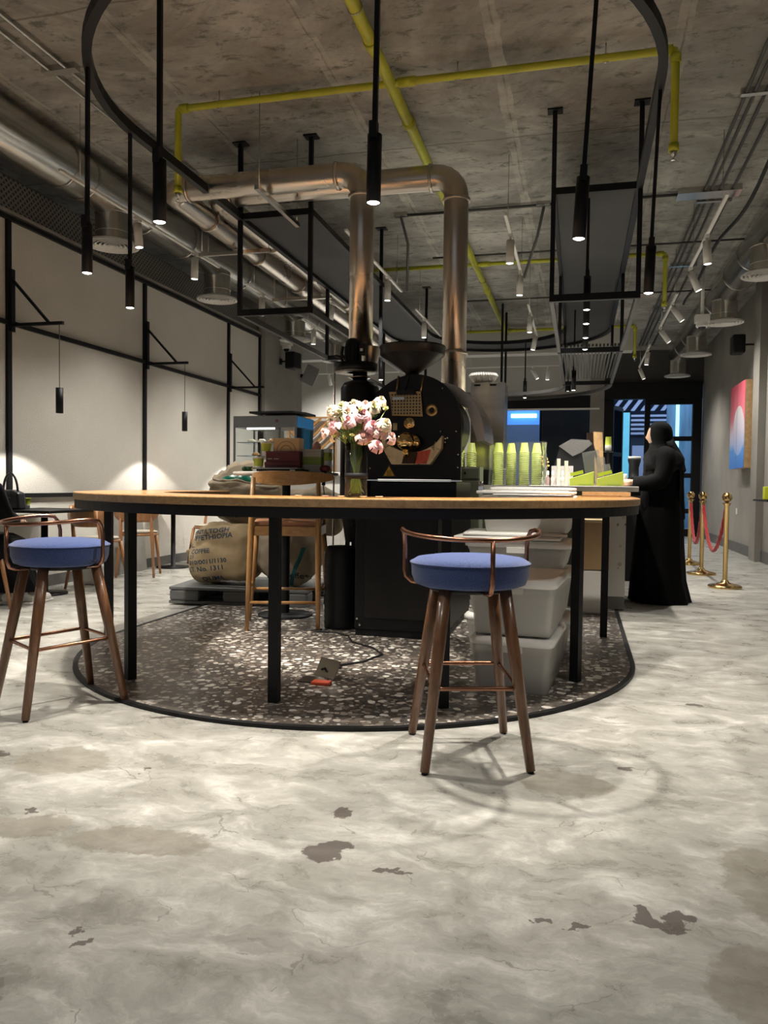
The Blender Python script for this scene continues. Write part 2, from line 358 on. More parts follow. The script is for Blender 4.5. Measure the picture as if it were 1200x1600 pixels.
# ------------------------------------------------------------------ mesh helpers
def bx(bm, x0, y0, z0, x1, y1, z1, mi=0):
    v = [bm.verts.new(p) for p in ((x0, y0, z0), (x1, y0, z0), (x1, y1, z0), (x0, y1, z0), (x0, y0, z1), (x1, y0, z1), (x1, y1, z1), (x0, y1, z1))]
    for f in ((3, 2, 1, 0), (4, 5, 6, 7), (0, 1, 5, 4), (1, 2, 6, 5), (2, 3, 7, 6), (3, 0, 4, 7)):
        bm.faces.new([v[i] for i in f]).material_index = mi
    return bm
def box(x0, y0, z0, x1, y1, z1): return bx(bmesh.new(), x0, y0, z0, x1, y1, z1)
def frame_of(d):
    d = Vector(d).normalized(); a = Vector((0, 0, 1)) if abs(d.z) < .95 else Vector((0, 1, 0))
    u = d.cross(a).normalized(); return u, u.cross(d).normalized()
def tube(bm, pts, r, n=12, cap=True, closed=False, sq=False, mi=0):
    pts = [Vector(p) for p in pts]; N = len(pts); rr = list(r) if isinstance(r, (list, tuple)) else [r] * N
    if not closed and not sq:
        P2, R2 = [pts[0]], [rr[0]]
        for i in range(1, N - 1):
            a, b = pts[i] - pts[i - 1], pts[i + 1] - pts[i]
            if a.length > 1e-6 and b.length > 1e-6 and a.angle(b) > .9:
                e = min(1.6 * rr[i], .45 * a.length, .45 * b.length); da, db = a.normalized(), b.normalized()
                P2 += [pts[i] - da * e, (pts[i] - da * e * .35 + pts[i] + db * e * .35) / 2, pts[i] + db * e]; R2 += [rr[i]] * 3
            else: P2.append(pts[i]); R2.append(rr[i])
        P2.append(pts[-1]); R2.append(rr[-1]); pts, rr, N = P2, R2, len(P2)
    rings = []; pu = None
    for i, p in enumerate(pts):
        if closed: d = pts[(i + 1) % N] - pts[i - 1]
        else:
            d = (pts[min(i + 1, N - 1)] - pts[max(i - 1, 0)])
        d.normalize()
        if pu is None: u, v = frame_of(d)
        else:
            u = (pu - d * pu.dot(d)).normalized(); v = u.cross(d).normalized()
        pu = u
        k = 1.
        if 0 < i < N - 1 or closed:
            a = (pts[i] - pts[i - 1]).normalized(); b = (pts[(i + 1) % N] - pts[i]).normalized()
            k = 1.
        rg = []
        for j in range(n):
            t = 2 * pi * j / n + (pi / n if sq else 0)
            rg.append(bm.verts.new(p + (u * cos(t) + v * sin(t)) * rr[i]))
        rings.append(rg)
    for i in range(N if closed else N - 1):
        a, b = rings[i], rings[(i + 1) % N]
        for j in range(n):
            f = bm.faces.new((a[j], a[(j + 1) % n], b[(j + 1) % n], b[j])); f.smooth = not sq; f.material_index = mi
    if cap and not closed:
        bm.faces.new(list(reversed(rings[0]))).material_index = mi; bm.faces.new(rings[-1]).material_index = mi
    return bm
def beam(bm, a, b, wx, h=None):
    """square bar between two points"""
    return tube(bm, [a, b], wx / sqrt(2) , 4, sq=True)
def lathe(bm, prof, cx=0, cy=0, n=32, ell=1., mi=0, smooth=True, axis=None):
    rings = []
    for r, z in prof:
        rings.append([bm.verts.new((cx + r * cos(2 * pi * j / n), cy + r * ell * sin(2 * pi * j / n), z)) for j in range(n)] if r > 1e-5 else [bm.verts.new((cx, cy, z))])
    for a, b in zip(rings, rings[1:]):
        if len(a) == 1 and len(b) == 1: continue
        for j in range(n):
            k = (j + 1) % n
            if len(a) == 1: f = bm.faces.new((a[0], b[k], b[j]))
            elif len(b) == 1: f = bm.faces.new((a[j], a[k], b[0]))
            else: f = bm.faces.new((a[j], a[k], b[k], b[j]))
            f.smooth = smooth; f.material_index = mi
    return bm
def prism(bm, poly, z0, z1, mi=0, plane='XY', smooth=False):
    def P(p, t):
        if plane == 'XY': return (p[0], p[1], t)
        if plane == 'XZ': return (p[0], t, p[1])
        return (t, p[0], p[1])
    a = [bm.verts.new(P(p, z0)) for p in poly]; b = [bm.verts.new(P(p, z1)) for p in poly]
    n = len(poly)
    f = bm.faces.new(list(reversed(a))); f.material_index = mi
    f = bm.faces.new(b); f.material_index = mi
    for i in range(n):
        f = bm.faces.new((a[i], a[(i + 1) % n], b[(i + 1) % n], b[i])); f.smooth = smooth; f.material_index = mi
    return bm
def bevel(bm, w, seg=2):
    bmesh.ops.recalc_face_normals(bm, faces=bm.faces)
    bmesh.ops.bevel(bm, geom=[e for e in bm.edges if len(e.link_faces) == 2 and e.calc_face_angle(0) > .6], offset=w, segments=seg, affect='EDGES', profile=.5)
    return bm
def rot(bm, m, center=(0, 0, 0)):
    bmesh.ops.rotate(bm, verts=bm.verts, cent=center, matrix=m); return bm
def mv(bm, v): bmesh.ops.translate(bm, verts=bm.verts, vec=v); return bm
def band(bm, inner, outer, z0, z1, mi=0, closed=False):
    """strip between two polylines given a thickness"""
    n = len(inner); L = []
    for p, q in zip(inner, outer):
        L.append([bm.verts.new((p[0], p[1], z0)), bm.verts.new((q[0], q[1], z0)), bm.verts.new((q[0], q[1], z1)), bm.verts.new((p[0], p[1], z1))])
    for i in range(n if closed else n - 1):
        a, b = L[i], L[(i + 1) % n]
        for k in range(4):
            f = bm.faces.new((a[k], a[(k + 1) % 4], b[(k + 1) % 4], b[k])); f.material_index = mi
    if not closed: bm.faces.new(L[0]); bm.faces.new(list(reversed(L[-1])))
    return bm

def obj(name, bm, m, parent=None, world=True, origin=None):
    """one mesh object; its origin goes to the bottom centre; parts are given in the world frame unless world=False"""
    bmesh.ops.recalc_face_normals(bm, faces=bm.faces)
    me = bpy.data.meshes.new(name)
    if parent is not None and world:
        mv(bm, -WLOC[parent.name])
        loc = Vector((0, 0, 0))
    elif parent is not None: loc = Vector((0, 0, 0))
    else:
        if origin is None:
            xs = [v.co for v in bm.verts]
            lo = Vector([min(v[i] for v in xs) for i in range(3)]); hi = Vector([max(v[i] for v in xs) for i in range(3)])
            origin = Vector(((lo.x + hi.x) / 2, (lo.y + hi.y) / 2, lo.z))
        loc = Vector(origin); mv(bm, -loc)
    bm.to_mesh(me); bm.free()
    for x in (m if isinstance(m, (list, tuple)) else [m]): me.materials.append(x)
    o = bpy.data.objects.new(name, me); COL.objects.link(o); o.location = loc
    if parent is not None: o.parent = parent; WLOC[o.name] = WLOC[parent.name]
    else: WLOC[o.name] = loc
    return o
WLOC = {}
def thing(name, label, cat, loc=(0, 0, 0), rotz=0., group=None):
    o = bpy.data.objects.new(name, None); COL.objects.link(o); o.location = loc; o.rotation_euler = (0, 0, rotz); o.empty_display_size = .1
    o['label'] = label; o['category'] = cat
    if group: o['group'] = group
    WLOC[o.name] = Vector(loc)
    return o
def tag(o, label, cat, group=None):
    o['label'] = label; o['category'] = cat
    if group: o['group'] = group
    return o
def struct(name, bm, m, origin=None):
    o = obj(name, bm, m, origin=origin); o['kind'] = 'structure'; return o
def kids(o): return [c for c in KID.get(o.name, [])]
def dup(o, loc=None, rz=None, label=None, group=None, parent=None, scale=None):
    c = o.copy(); COL.objects.link(c)
    if parent is not None: c.parent = parent
    for ch in o.children: dup(ch, parent=c)
    if loc is not None: c.location = loc
    if rz is not None: c.rotation_euler = (0, 0, rz)
    if label: c['label'] = label
    if group: c['group'] = group
    if scale: c.scale = scale
    return c
def text_mesh(s, size, align='LEFT', extrude=0.):
    cu = bpy.data.curves.new('lettering', 'FONT'); cu.body = s; cu.size = size; cu.extrude = extrude; cu.align_x = align; cu.resolution_u = 2; cu.offset = size * .018
    o = bpy.data.objects.new('lettering', cu); COL.objects.link(o)
    dg = bpy.context.evaluated_depsgraph_get(); me = bpy.data.meshes.new_from_object(o.evaluated_get(dg))
    bm = bmesh.new(); bm.from_mesh(me); bpy.data.objects.remove(o); bpy.data.curves.remove(cu); bpy.data.meshes.remove(me)
    return bm
def ngon(r, n, a0=0, cx=0, cy=0): return [(cx + r * cos(a0 + 2 * pi * i / n), cy + r * sin(a0 + 2 * pi * i / n)) for i in range(n)]

CEIL = 4.05; WL = -5.05; WR = 2.55; YB = 17.8; YF = -5.0
# ------------------------------------------------------------------ the room
struct('floor', box(-8.5, YF, -.12, WR + .6, 27, 0), floor_m, origin=(0, 0, 0))
struct('ceiling', box(-8.5, YF, CEIL, WR + .6, YB + .3, CEIL + .2), ceil_m, origin=(0, 0, CEIL))
struct('wall_left', box(WL - .25, YF, 0, WL, 11.6, 3.44), plas_m, origin=(WL, 0, 0))
struct('wall_left.001', box(WL - .95, YF, 3.44, WL - .7, 11.6, CEIL), shadow_m)
struct('wall_left.002', box(-5.6, 11.6, 0, -4.95, 13.3, CEIL), wallg)
struct('wall_left.003', box(-7.2, 13.3, 0, -7.0, YB, CEIL), wallw)
struct('wall_right', box(WR, YF, 0, WR + .3, YB + .2, CEIL), wallg)
struct('wall_right.001', box(WR - .10, 11.95, 0, WR, 12.35, CEIL), wallg)
struct('wall_near', box(-8.5, YF - .2, 3.6, WR + .6, YF, CEIL), wallg)   # unseen near wall, left open below to let in fill light
struct('wall_back', box(-7.2, YB, 0, -2.1, YB + .2, CEIL), wallw)
bm = box(-2.1, YB, 2.8, .42, YB + .2, CEIL); bx(bm, -2.1, YB, 0, .42, YB + .2, .95)
struct('wall_back.001', bm, wallw)
struct('wall_back.002', box(.20, YB - .12, 0, .50, YB + .2, CEIL), wallg)
struct('wall_back.003', box(.5, YB, 3.32, WR + .05, YB + .2, CEIL), walld)
# a downstand beam before the back wall
struct('trim_1', box(-7.0, 14.8, 3.55, .9, 15.1, CEIL), wallw)
struct('baseboard_left', box(WL, YF, 0, WL + .02, 11.6, .11), base_m)
struct('baseboard_right', box(WR - .02, YF, 0, WR, YB, .16), base_m)
# black steel bars framing the plaster panels
bm = bmesh.new()
for y in (1.45, 3.7, 5.95, 8.2, 10.45, 11.58): bx(bm, WL, y - .025, .90, WL + .03, y + .025, 3.42)
for z in (.895, 2.46, 3.40): bx(bm, WL, YF, z - .02, WL + .035, 11.6, z + .02)
struct('trim_2', bm, black)
struct('trim_3', box(WL - .02, YF, 3.44, WL + .03, 11.6, 3.47), wallg)
# perforated air grille above the wall
g = obj('air_grille', box(WL - .05, YF, 3.47, WL - .02, 11.6, 3.78), perforated_material()); tag(g, 'long perforated metal air grille above the plaster wall', 'grille')
# floor inlay: terrazzo stadium with dark edge strip
CX, CY = -1.38, 4.80
def stadium(r, y1=12.2, n=48, cx=-1.345, cy=4.66):
    p = [(cx - r * cos(pi * i / n), cy - r * sin(pi * i / n)) for i in range(n + 1)]
    return [(cx - r, y1)] + p + [(cx + r, y1)]
RP = 1.65
bm = bmesh.new(); prism(bm, list(reversed(stadium(RP))), 0.001, .014); struct('floor.001', bm, terr_m, origin=(0, 0, 0))
bm = bmesh.new(); band(bm, stadium(RP), stadium(RP + .028), .0005, .017); struct('trim_4', bm, black)

# ------------------------------------------------------------------ doors and windows at the back
d = thing('door_1', '', 'door', (1.5, YB, 0)); del d['label']; del d['category']; d['kind'] = 'structure'
bm = bmesh.new()
bx(bm, .50, YB - .14, 2.98, 2.52, YB + .06, 3.34)            # head box
bx(bm, .50, YB - .10, 0, .70, YB + .06, 3.0); bx(bm, 2.34, YB - .10, 0, 2.52, YB + .06, 3.0)
bx(bm, 1.36, YB - .08, 0, 1.47, YB + .06, 3.0)
for z in (2.12, 1.32, .55): bx(bm, 1.47, YB - .04, z - .05, 2.34, YB + .03, z + .05)
bx(bm, 1.47, YB - .04, 0, 2.34, YB + .03, .16); bx(bm, 1.47, YB - .05, 2.86, 2.34, YB + .03, 3.0)
o = obj('door_frame', bm, black, d)
o = obj('pane', box(1.47, YB - .005, .16, 2.34, YB + .005, 2.86), film, d)
# the open leaf, swung outwards
d2 = thing('door_2', '', 'door', (.70, YB + .05, 0)); del d2['label']; del d2['category']; d2['kind'] = 'structure'
bm = bmesh.new(); L = .66
bx(bm, 0, 0, 0, .07, .05, 2.85); bx(bm, L - .07, 0, 0, L, .05, 2.85)
for z in (0, 1.75, 2.78): bx(bm, .07, 0, z, L - .07, .05, z + .09)
o = obj('door_leaf', bm, black, d2, world=False); h = obj('pane', box(.07, .02, .09, L - .07, .03, 2.78), film, o, world=False)
bm = bmesh.new(); tube(bm, [(L - .035, -.05, 1.0), (L - .035, -.05, 1.35)], .012, 8); tube(bm, [(L - .035, -.05, 1.02), (L - .035, .0, 1.02)], .008, 6); tube(bm, [(L - .035, -.05, 1.33), (L - .035, .0, 1.33)], .008, 6)
obj('door_handle', bm, chrome, o, world=False)
d2.rotation_euler = (0, 0, radians(68))
# back windows
wn = thing('window_1', '', 'window', (-.8, YB, 1)); del wn['label']; del wn['category']; wn['kind'] = 'structure'
bm = bmesh.new()
bx(bm, -2.1, YB - .10, 2.80, .40, YB + .05, 3.08); bx(bm, -.90, YB - .03, .95, -.84, YB + .05, 2.8); bx(bm, -2.1, YB - .03, .95, .40, YB + .05, 1.0); bx(bm, .36, YB - .03, .95, .42, YB + .05, 2.8)
obj('window_frame', bm, black, wn); obj('pane', box(-2.1, YB + .01, 1.0, -.9, YB + .02, 2.8), film, wn); obj('pane', box(-.84, YB + .01, 1.0, .36, YB + .02, 2.8), film, wn)
struct('trim_5', box(-2.1, YB - .13, 2.76, .40, YB - .10, 2.80), white)
# ---- the mall beyond the glass
bluew = mat('mall_wall_paint', (.16, .22, .34), .6); blued = mat('dark_shopfront', (.03, .045, .07), .4)
skyb = mat('lit_blue_sign', (.1, .3, .9), .5, emit=(.08, .26, .8), es=.9); cyan = mat('lit_cyan_tube', (.6, .9, 1), .5, emit=(.45, .85, 1.0), es=5)
mallc = mat('mall_ceiling', (.55, .6, .75), .6)
struct('wall_mall', box(-3, 26.5, 0, 6.5, 26.8, 4.6), bluew)
struct('ceiling.001', box(-3.5, YB + .2, 4.2, 6.5, 26.8, 4.3), mallc)
struct('wall_mall.001', box(.1, 21.0, 0, .3, 26.5, 4.2), bluew)
struct('floor.002', box(WR + .6, YB + .2, -.12, 6.5, 27, 0), floor_m)
struct('wall_mall.002', box(6.5, YB, 0, 6.7, 26.8, 4.3), bluew)
sf = thing('shopfront', 'dark shopfront with pale slatted fascia outside the open glass door', 'shopfront', (1.9, 24, 0))
bm = bmesh.new(); bx(bm, .3, 24.0, 0, 4.6, 24.3, 2.6); obj('wall_panel', bm, blued, sf)
bm = bmesh.new()
for k in range(5): bx(bm, .3, 23.85, 2.62 + k * .13, 4.6, 24.0, 2.68 + k * .13)
obj('fascia', bm, mallc, sf)
bm = bmesh.new()
for k in range(16):
    x = .3 + k * .28
    v = [bm.verts.new(p) for p in ((x, 23.9, 3.32), (x + .12, 23.9, 3.32), (x + .72, 23.9, 4.15), (x + .60, 23.9, 4.15))]; bm.faces.new(v)
g2 = bmesh.ops.extrude_face_region(bm, geom=list(bm.faces)); bmesh.ops.translate(bm, verts=[v for v in g2['geom'] if isinstance(v, bmesh.types.BMVert)], vec=(0, .08, 0))
obj('slat_screen', bm, mallc, sf)
bm = bmesh.new(); bx(bm, 1.30, 23.7, 0, 1.34, 23.74, 3.2); bx(bm, 1.5, 23.98, 1.0, 2.3, 23.995, 2.3); obj('mullion', bm, mallc, sf)
cf = thing('curtain_display', 'pale blue lit glass display beyond the right door panes', 'display', (2.6, 21.5, 0))
bm = bmesh.new(); bx(bm, 2.2, 21.5, 0, 3.6, 21.6, 3.5)
obj('back_panel', bm, mat('display_blue', (.2, .35, .5), .5, var=.4, vscale=2, stretch=(3, 1, .3)), cf)
bm = bmesh.new(); bx(bm, 2.42, 21.42, .3, 2.50, 21.5, 3.4); bx(bm, 2.95, 21.42, .3, 3.0, 21.5, 3.4); obj('light_tube', bm, mat('soft_cyan_tube', (.6, .9, 1), .5, emit=(.45, .85, 1.0), es=1.6), cf)
sg = thing('blue_sign', 'blue lit shop sign seen through the back window', 'sign', (-2.06, 22.05, 0)); obj('sign_panel', box(-3.0, 22.01, 0, -1.12, 22.1, 3.6), skyb, sg)
obj('light_tube', box(-1.9, 21.95, 2.98, -1.2, 22.009, 3.08), cyan, sg)
sh = obj('roller_shutter', bevel(box(-3.0, 21.9, 0, -1.12, 22.0, 2.78), .01), mat('shutter_grey', (.16, .21, .30), .5)); tag(sh, 'grey shutter below the blue lit sign', 'shutter')
sh = obj('shop_screen', box(-.98, 19.6, 0, .45, 19.7, 3.3), mat('dark_shop', (.012, .010, .010), .6, var=.5, vscale=4)); tag(sh, 'dark shop interior panel behind the right back window', 'panel')
al = bpy.data.lights.new('mall_light', 'AREA'); al.energy = 190; al.size = 5; al.color = (.55, .72, 1); ao = bpy.data.objects.new('mall_light', al); COL.objects.link(ao); ao.location = (2.4, 21, 4.15)
al = bpy.data.lights.new('mall_light', 'AREA'); al.energy = 50; al.size = 1.5; al.color = (.5, .68, 1); ao = bpy.data.objects.new('mall_light', al); COL.objects.link(ao); ao.location = (-1.5, 20.3, 4.15)

lb = thing('door_glow_panel', 'added cyan glowing panel behind the open glass door leaf', 'glow panel', (1.06, 20.5, 0))  # glowing panel added to give the open door leaf its cyan
obj('box_frame', box(.86, 20.5, 0, 1.24, 20.6, 3.0), black, lb); obj('glow_panel', box(.89, 20.49, .4, 1.21, 20.499, 2.95), mat('cyan_glow', (.2, .55, .7), .5, emit=(.10, .42, .62), es=1.0, var=.4, vscale=2), lb)
# ------------------------------------------------------------------ ceiling services
def round_duct(name, label, pts, r, m, rings=(), n=28, cat='duct', ringm=None, group=None):
    bm = bmesh.new(); tube(bm, pts, r, n)
    p0 = Vector(pts[0]); t = thing(name, label, cat, p0, 0, group)
    obj('duct_body', bm, m, t)
    for c, ax in rings:
        b = bmesh.new(); c = Vector(c); ax = Vector(ax).normalized()
        tube(b, [c - ax * .012, c + ax * .012], r + .014, n); obj('joint_ring', b, ringm or m, t)
    return t
def elbow(p, d0, d1, r, n=6):
    """faceted bend points at corner p, from direction d0 to d1"""
    p, d0, d1 = Vector(p), Vector(d0).normalized(), Vector(d1).normalized()
    a = p - d0 * r; c = a + d1 * r; out = []
    for i in range(n + 1):
        t = (pi / 2) * i / n
        out.append(c - d1 * r * cos(t) + d0 * r * sin(t))
    return out
# left supply duct
t = round_duct('ventilation_duct', 'long galvanised round duct along the ceiling above the plaster wall', [(-4.5, YF, 3.83), (-4.5, 14.5, 3.83)], .205, galv_m)
for y in [3.2 + .0, 5.95, 6.25, 7.25, 8.1, 9.6, 10.9, 12.4, 13.2]:
    bm = bmesh.new(); tube(bm, [(-4.5, y - .008, 3.83), (-4.5, y + .008, 3.83)], .212, 28); obj('joint_ring', bm, galv_m, t)
def diffuser(x, y, z, ztop, label, r=.255, nr=.165):
    t = thing('ceiling_diffuser', label, 'air diffuser', (x, y, z), 0)
    bm = bmesh.new(); lathe(bm, [(nr, .03), (nr, ztop - z)], n=28)
    for q in (.12, .30): lathe(bm, [(nr, q), (nr + .006, q + .004), (nr, q + .008)], n=28)
    obj('duct_neck', bm, galv_m, t, world=False)
    bm = bmesh.new(); lathe(bm, [(r, 0), (r, .02), (r * .75, .035), (nr, .05), (nr * .98, .03)], n=32)
    for q in range(6):
        a = r * (.98 - q * .155); lathe(bm, [(a, .0), (a - .016, .022), (a - .030, .022), (a - .012, .0), (a, 0)], n=32)
    lathe(bm, [(.02, .0), (0.0, .0)], n=16)
    obj('louvre_rings', bm, white, t, world=False)
    return t
for y, l in ((6.75, 'nearest round white air diffuser under the left duct, beside the plaster wall'), (9.0, 'second round white air diffuser under the left duct'), (11.75, 'third round air diffuser under the left duct, past the plaster wall'), (13.9, 'farthest small air diffuser under the left duct')):
    diffuser(-4.5, y, 3.35, 3.70, l)
diffuser(-4.5, 3.6, 3.35, 3.70, 'round air diffuser under the left duct, nearest the viewer')
# right supply duct
t = round_duct('ventilation_duct', 'galvanised round duct along the ceiling above the right wall', [(1.95, YF, 3.80), (1.95, 17.0, 3.80)], .2, galv_m)
for y in (7.0, 9.9, 10.8, 12.3, 13.2, 15.0, 16.0):
    bm = bmesh.new(); tube(bm, [(1.95, y - .008, 3.80), (1.95, y + .008, 3.80)], .207, 28); obj('joint_ring', bm, galv_m, t)
for y, l in ((9.08, 'nearest round air diffuser under the right duct, at the right edge'), (11.55, 'second round air diffuser under the right duct, beside the dome camera'), (14.2, 'third round air diffuser under the right duct'), (16.8, 'farthest round air diffuser under the right duct, before the black door')):
    diffuser(1.90, y, 3.33, 3.65, l)

# roaster flues
zA, xA, yA = 3.44, -1.675, 5.8
ptsA = [(xA, yA, 2.10)] + elbow((xA, yA, zA), (0, 0, 1), (-1, 0, 0), .16) + elbow((-3.34, yA, zA), (-1, 0, 0), (0, 1, 0), .14) + [(-3.36, 14.5, zA)]
ringsA = [((xA, yA, 3.26), (0, 0, 1)), ((xA - .20, yA, zA), (1, 0, 0)), ((-3.15, yA, zA), (1, 0, 0)), ((-3.34, 6.5, zA), (0, 1, 0)), ((-3.34, 7.6, zA), (0, 1, 0)), ((-3.35, 8.8, zA), (0, 1, 0))]
round_duct('flue_pipe', 'round steel flue rising from the black cyclone and bending left under the ceiling', ptsA, .094, duct_m, ringsA, ringm=duct_m)
zB, xB, yB = 3.56, -1.02, 6.3
ptsB = [(xB, yB, 1.5)] + elbow((xB, yB, zB), (0, 0, 1), (-1, 0, 0), .17) + elbow((-3.18, yB, zB), (-1, 0, 0), (0, 1, 0), .14) + [(-3.18, 14.5, zB)]
ringsB = [((xB, yB, 2.12), (0, 0, 1)), ((xB, yB, 3.36), (0, 0, 1)), ((xB - .21, yB, zB), (1, 0, 0)), ((-3.0, yB, zB), (1, 0, 0)), ((-3.18, 7.6, zB), (0, 1, 0)), ((-3.18, 8.8, zB), (0, 1, 0)), ((-3.18, 10.2, zB), (0, 1, 0))]
round_duct('flue_pipe', 'round steel flue rising behind the roaster drum, right of the other flue', ptsB, .1, duct_m, ringsB, ringm=duct_m)
# thin hangers of the flues
for x, y, z in ((-2.55, 5.66, 3.35), (-2.25, 5.66, 3.33)):
    pass
h = thing('pipe_hanger', 'short metal strut bar slung under the two flues on thin rods', 'hanger', (-2.45, 5.6, 3.2))
bm = bmesh.new(); beam(bm, (-2.45, 5.55, 3.31), (-2.45, 6.45, 3.31), .035); obj('strut', bm, galv_m, h)
bm = bmesh.new()
for y in (5.6, 6.42): tube(bm, [(-2.45, y, 3.3), (-2.45, y, CEIL)], .004, 6)
obj('rod', bm, galv_m, h)
for k, y in enumerate((7.1, 9.0)):
    h = thing('pipe_hanger', ('nearer', 'farther')[k] + ' metal strut bar under the two parallel flues on the left', 'hanger', (-3.3, y, 3.3))
    bm = bmesh.new(); beam(bm, (-3.75, y, 3.32), (-2.98, y, 3.32), .035); obj('strut', bm, galv_m, h)
    bm = bmesh.new()
    for x in (-3.72, -3.0): tube(bm, [(x, y, 3.3), (x, y, CEIL)], .004, 6)
    obj('rod', bm, galv_m, h)

# lime sprinkler pipes
def pipe(label, pts, r, fittings=(), tip=None, hang=()):
    t = thing('sprinkler_pipe', label, 'pipe', pts[0])
    bm = bmesh.new(); tube(bm, pts, r, 14); obj('pipe_run', bm, yel, t)
    for a, b in fittings:
        bm = bmesh.new(); tube(bm, [a, b], r + .009, 14); obj('fitting', bm, yel, t)
    for p in hang:
        bm = bmesh.new(); p = Vector(p); tube(bm, [p, (p.x, p.y, CEIL)], .005, 6)
        tube(bm, [p + Vector(((r + .005) * cos(a), 0, (r + .005) * sin(a))) for a in [k * pi / 6 for k in range(12)]], .004, 6, closed=True)
        obj('clamp', bm, galv_m, t)
    for q in (tip or []):
        q = Vector(q); bm = bmesh.new(); lathe(bm, [(0, .0), (.018, 0), (.02, .004), (.006, .008), (.006, .03), (.018, .035), (.018, .06)], q.x, q.y, 12); mv(bm, (0, 0, q.z - .06)); obj('sprinkler_head', bm, chrome, t)
    return t
ZP = 3.95
pipe('thick lime yellow sprinkler main running lengthwise under the ceiling', [(-1.39, YF + .02, ZP), (-1.39, 15.5, ZP)], .042,
     [((-1.39, y, ZP), (-1.39, y + .09, ZP)) for y in (3.3, 4.95, 6.1, 8.5, 11.5)], hang=[(-1.39, 4.6, ZP), (-1.39, 7.5, ZP), (-1.39, 11, ZP)])
def cross(label, y, x0, x1, zd0, zd1, r):
    pts = [(x0, y, zd0)] + ([(x0, y, ZP)] if zd0 < ZP - .05 else []) + [(x1, y, ZP)] + ([(x1, y, zd1)] if zd1 < ZP - .05 else [])
    if zd0 >= ZP - .05: pts[0] = (x0, y, ZP)
    fit = [((x1 - .02, y, ZP), (x1 - .09, y, ZP)), ((-1.33, y, ZP), (-1.2, y, ZP)), ((x1, y, ZP - .03), (x1, y, ZP - .09)), ((x1, y, zd1), (x1, y, zd1 + .05))]
    tips = [(x1, y, zd1)]
    if zd0 < ZP - .05: fit += [((x0 + .02, y, ZP), (x0 + .09, y, ZP)), ((x0, y, zd0), (x0, y, zd0 + .05))]; tips.append((x0, y, zd0))
    return pipe(label, pts, r, fit, tips, [(x0 + .35, y, ZP), (x1 - .45, y, ZP), (-.9, y, ZP)])
cross('nearest lime yellow cross pipe with a drop at each end', 5.52, -3.1, .565, 3.30, 3.28, .026)
cross('second lime yellow cross pipe, behind the first flue bends', 10.2, -2.8, .98, 3.94, 3.30, .026)
cross('farthest lime yellow cross pipe, near the far curve of the black ring', 14.6, -2.4, .92, 3.94, 3.38, .026)

# conduits
def conduit(label, lines, r=.012, m=None, cat='conduit', brackets=()):
    t = thing('ceiling_conduit', label, cat, lines[0][0])
    bm = bmesh.new()
    for l in lines: tube(bm, l, r, 8)
    obj('conduit_run', bm, m or galv_m, t)
    for b in brackets: obj('bracket', box(*b), galv_m, t)
    return t
conduit('bundle of thin grey conduits running along the ceiling on the right', [[(x, YF, CEIL - .03), (x, 17, CEIL - .03)] for x in (1.16, 1.22, 1.30, 1.42)], .014, rail_m,
        brackets=[(1.12, y, CEIL - .05, 1.46, y + .05, CEIL) for y in (3.5, 6.35, 8.6, 11, 13.5)])
conduit('pair of thin grey conduits along the ceiling on the left', [[(x, YF, CEIL - .03), (x, 14, CEIL - .03)] for x in (-3.66, -3.80)], .013, galv_m,
        brackets=[(-3.86, y, CEIL - .045, -3.58, y + .07, CEIL) for y in (3.0, 4.9, 7.2)])
conduit('thin grey conduit crossing the ceiling behind the flues with two dropped ends', [[(-2.0, 8.4, CEIL - .03), (1.2, 8.4, CEIL - .03)], [(-1.98, 8.4, CEIL - .03), (-1.96, 8.7, 3.8), (-2.1, 9.3, 3.43)], [(-.42, 8.4, CEIL - .03), (-.5, 8.7, 3.8), (-.66, 9.0, 3.43)]], .016, rail_m,
        brackets=[(-2.05, 8.36, CEIL - .04, -1.9, 8.44, CEIL), (-.5, 8.36, CEIL - .04, -.36, 8.44, CEIL), (.9, 8.3, CEIL - .06, 1.5, 8.5, CEIL)])
conduit('black sagging cable along the right ceiling beside the white track', [[(1.50 + .03 * sin(y), y, 3.84 + .05 * sin(y * 2.1)) for y in [3 + .25 * k for k in range(40)]]], .018, blackp, 'cable')
for k, (y, z) in enumerate(((9.9, 3.98), (12.3, 3.98))):
    conduit(('nearer', 'farther')[k] + ' thin grey cross conduit between flue and counter lights', [[(-1.9, y, z), (2.0, y, z)]], .012, rail_m)

# ------------------------------------------------------------------ suspended black ring structure
RX, RY, RR, RY2 = -1.28, 4.72, 1.715, 11.8
def loop(r, inner=False, n=40):
    a = [(RX - r * cos(pi * i / n), RY - r * sin(pi * i / n)) for i in range(n + 1)]
    b = [(RX + r * cos(pi * i / n), RY2 + r * sin(pi * i / n)) for i in range(n + 1)]
    return a + b
ring = thing('suspended_ring_frame', 'huge black steel stadium-shaped frame hung below the ceiling over the bar', 'ceiling frame', (RX, 8.2, 2.5))
bm = bmesh.new(); band(bm, loop(RR - .05), loop(RR + .0), 3.37, 3.435, closed=True); obj('upper_rail', bm, black, ring)
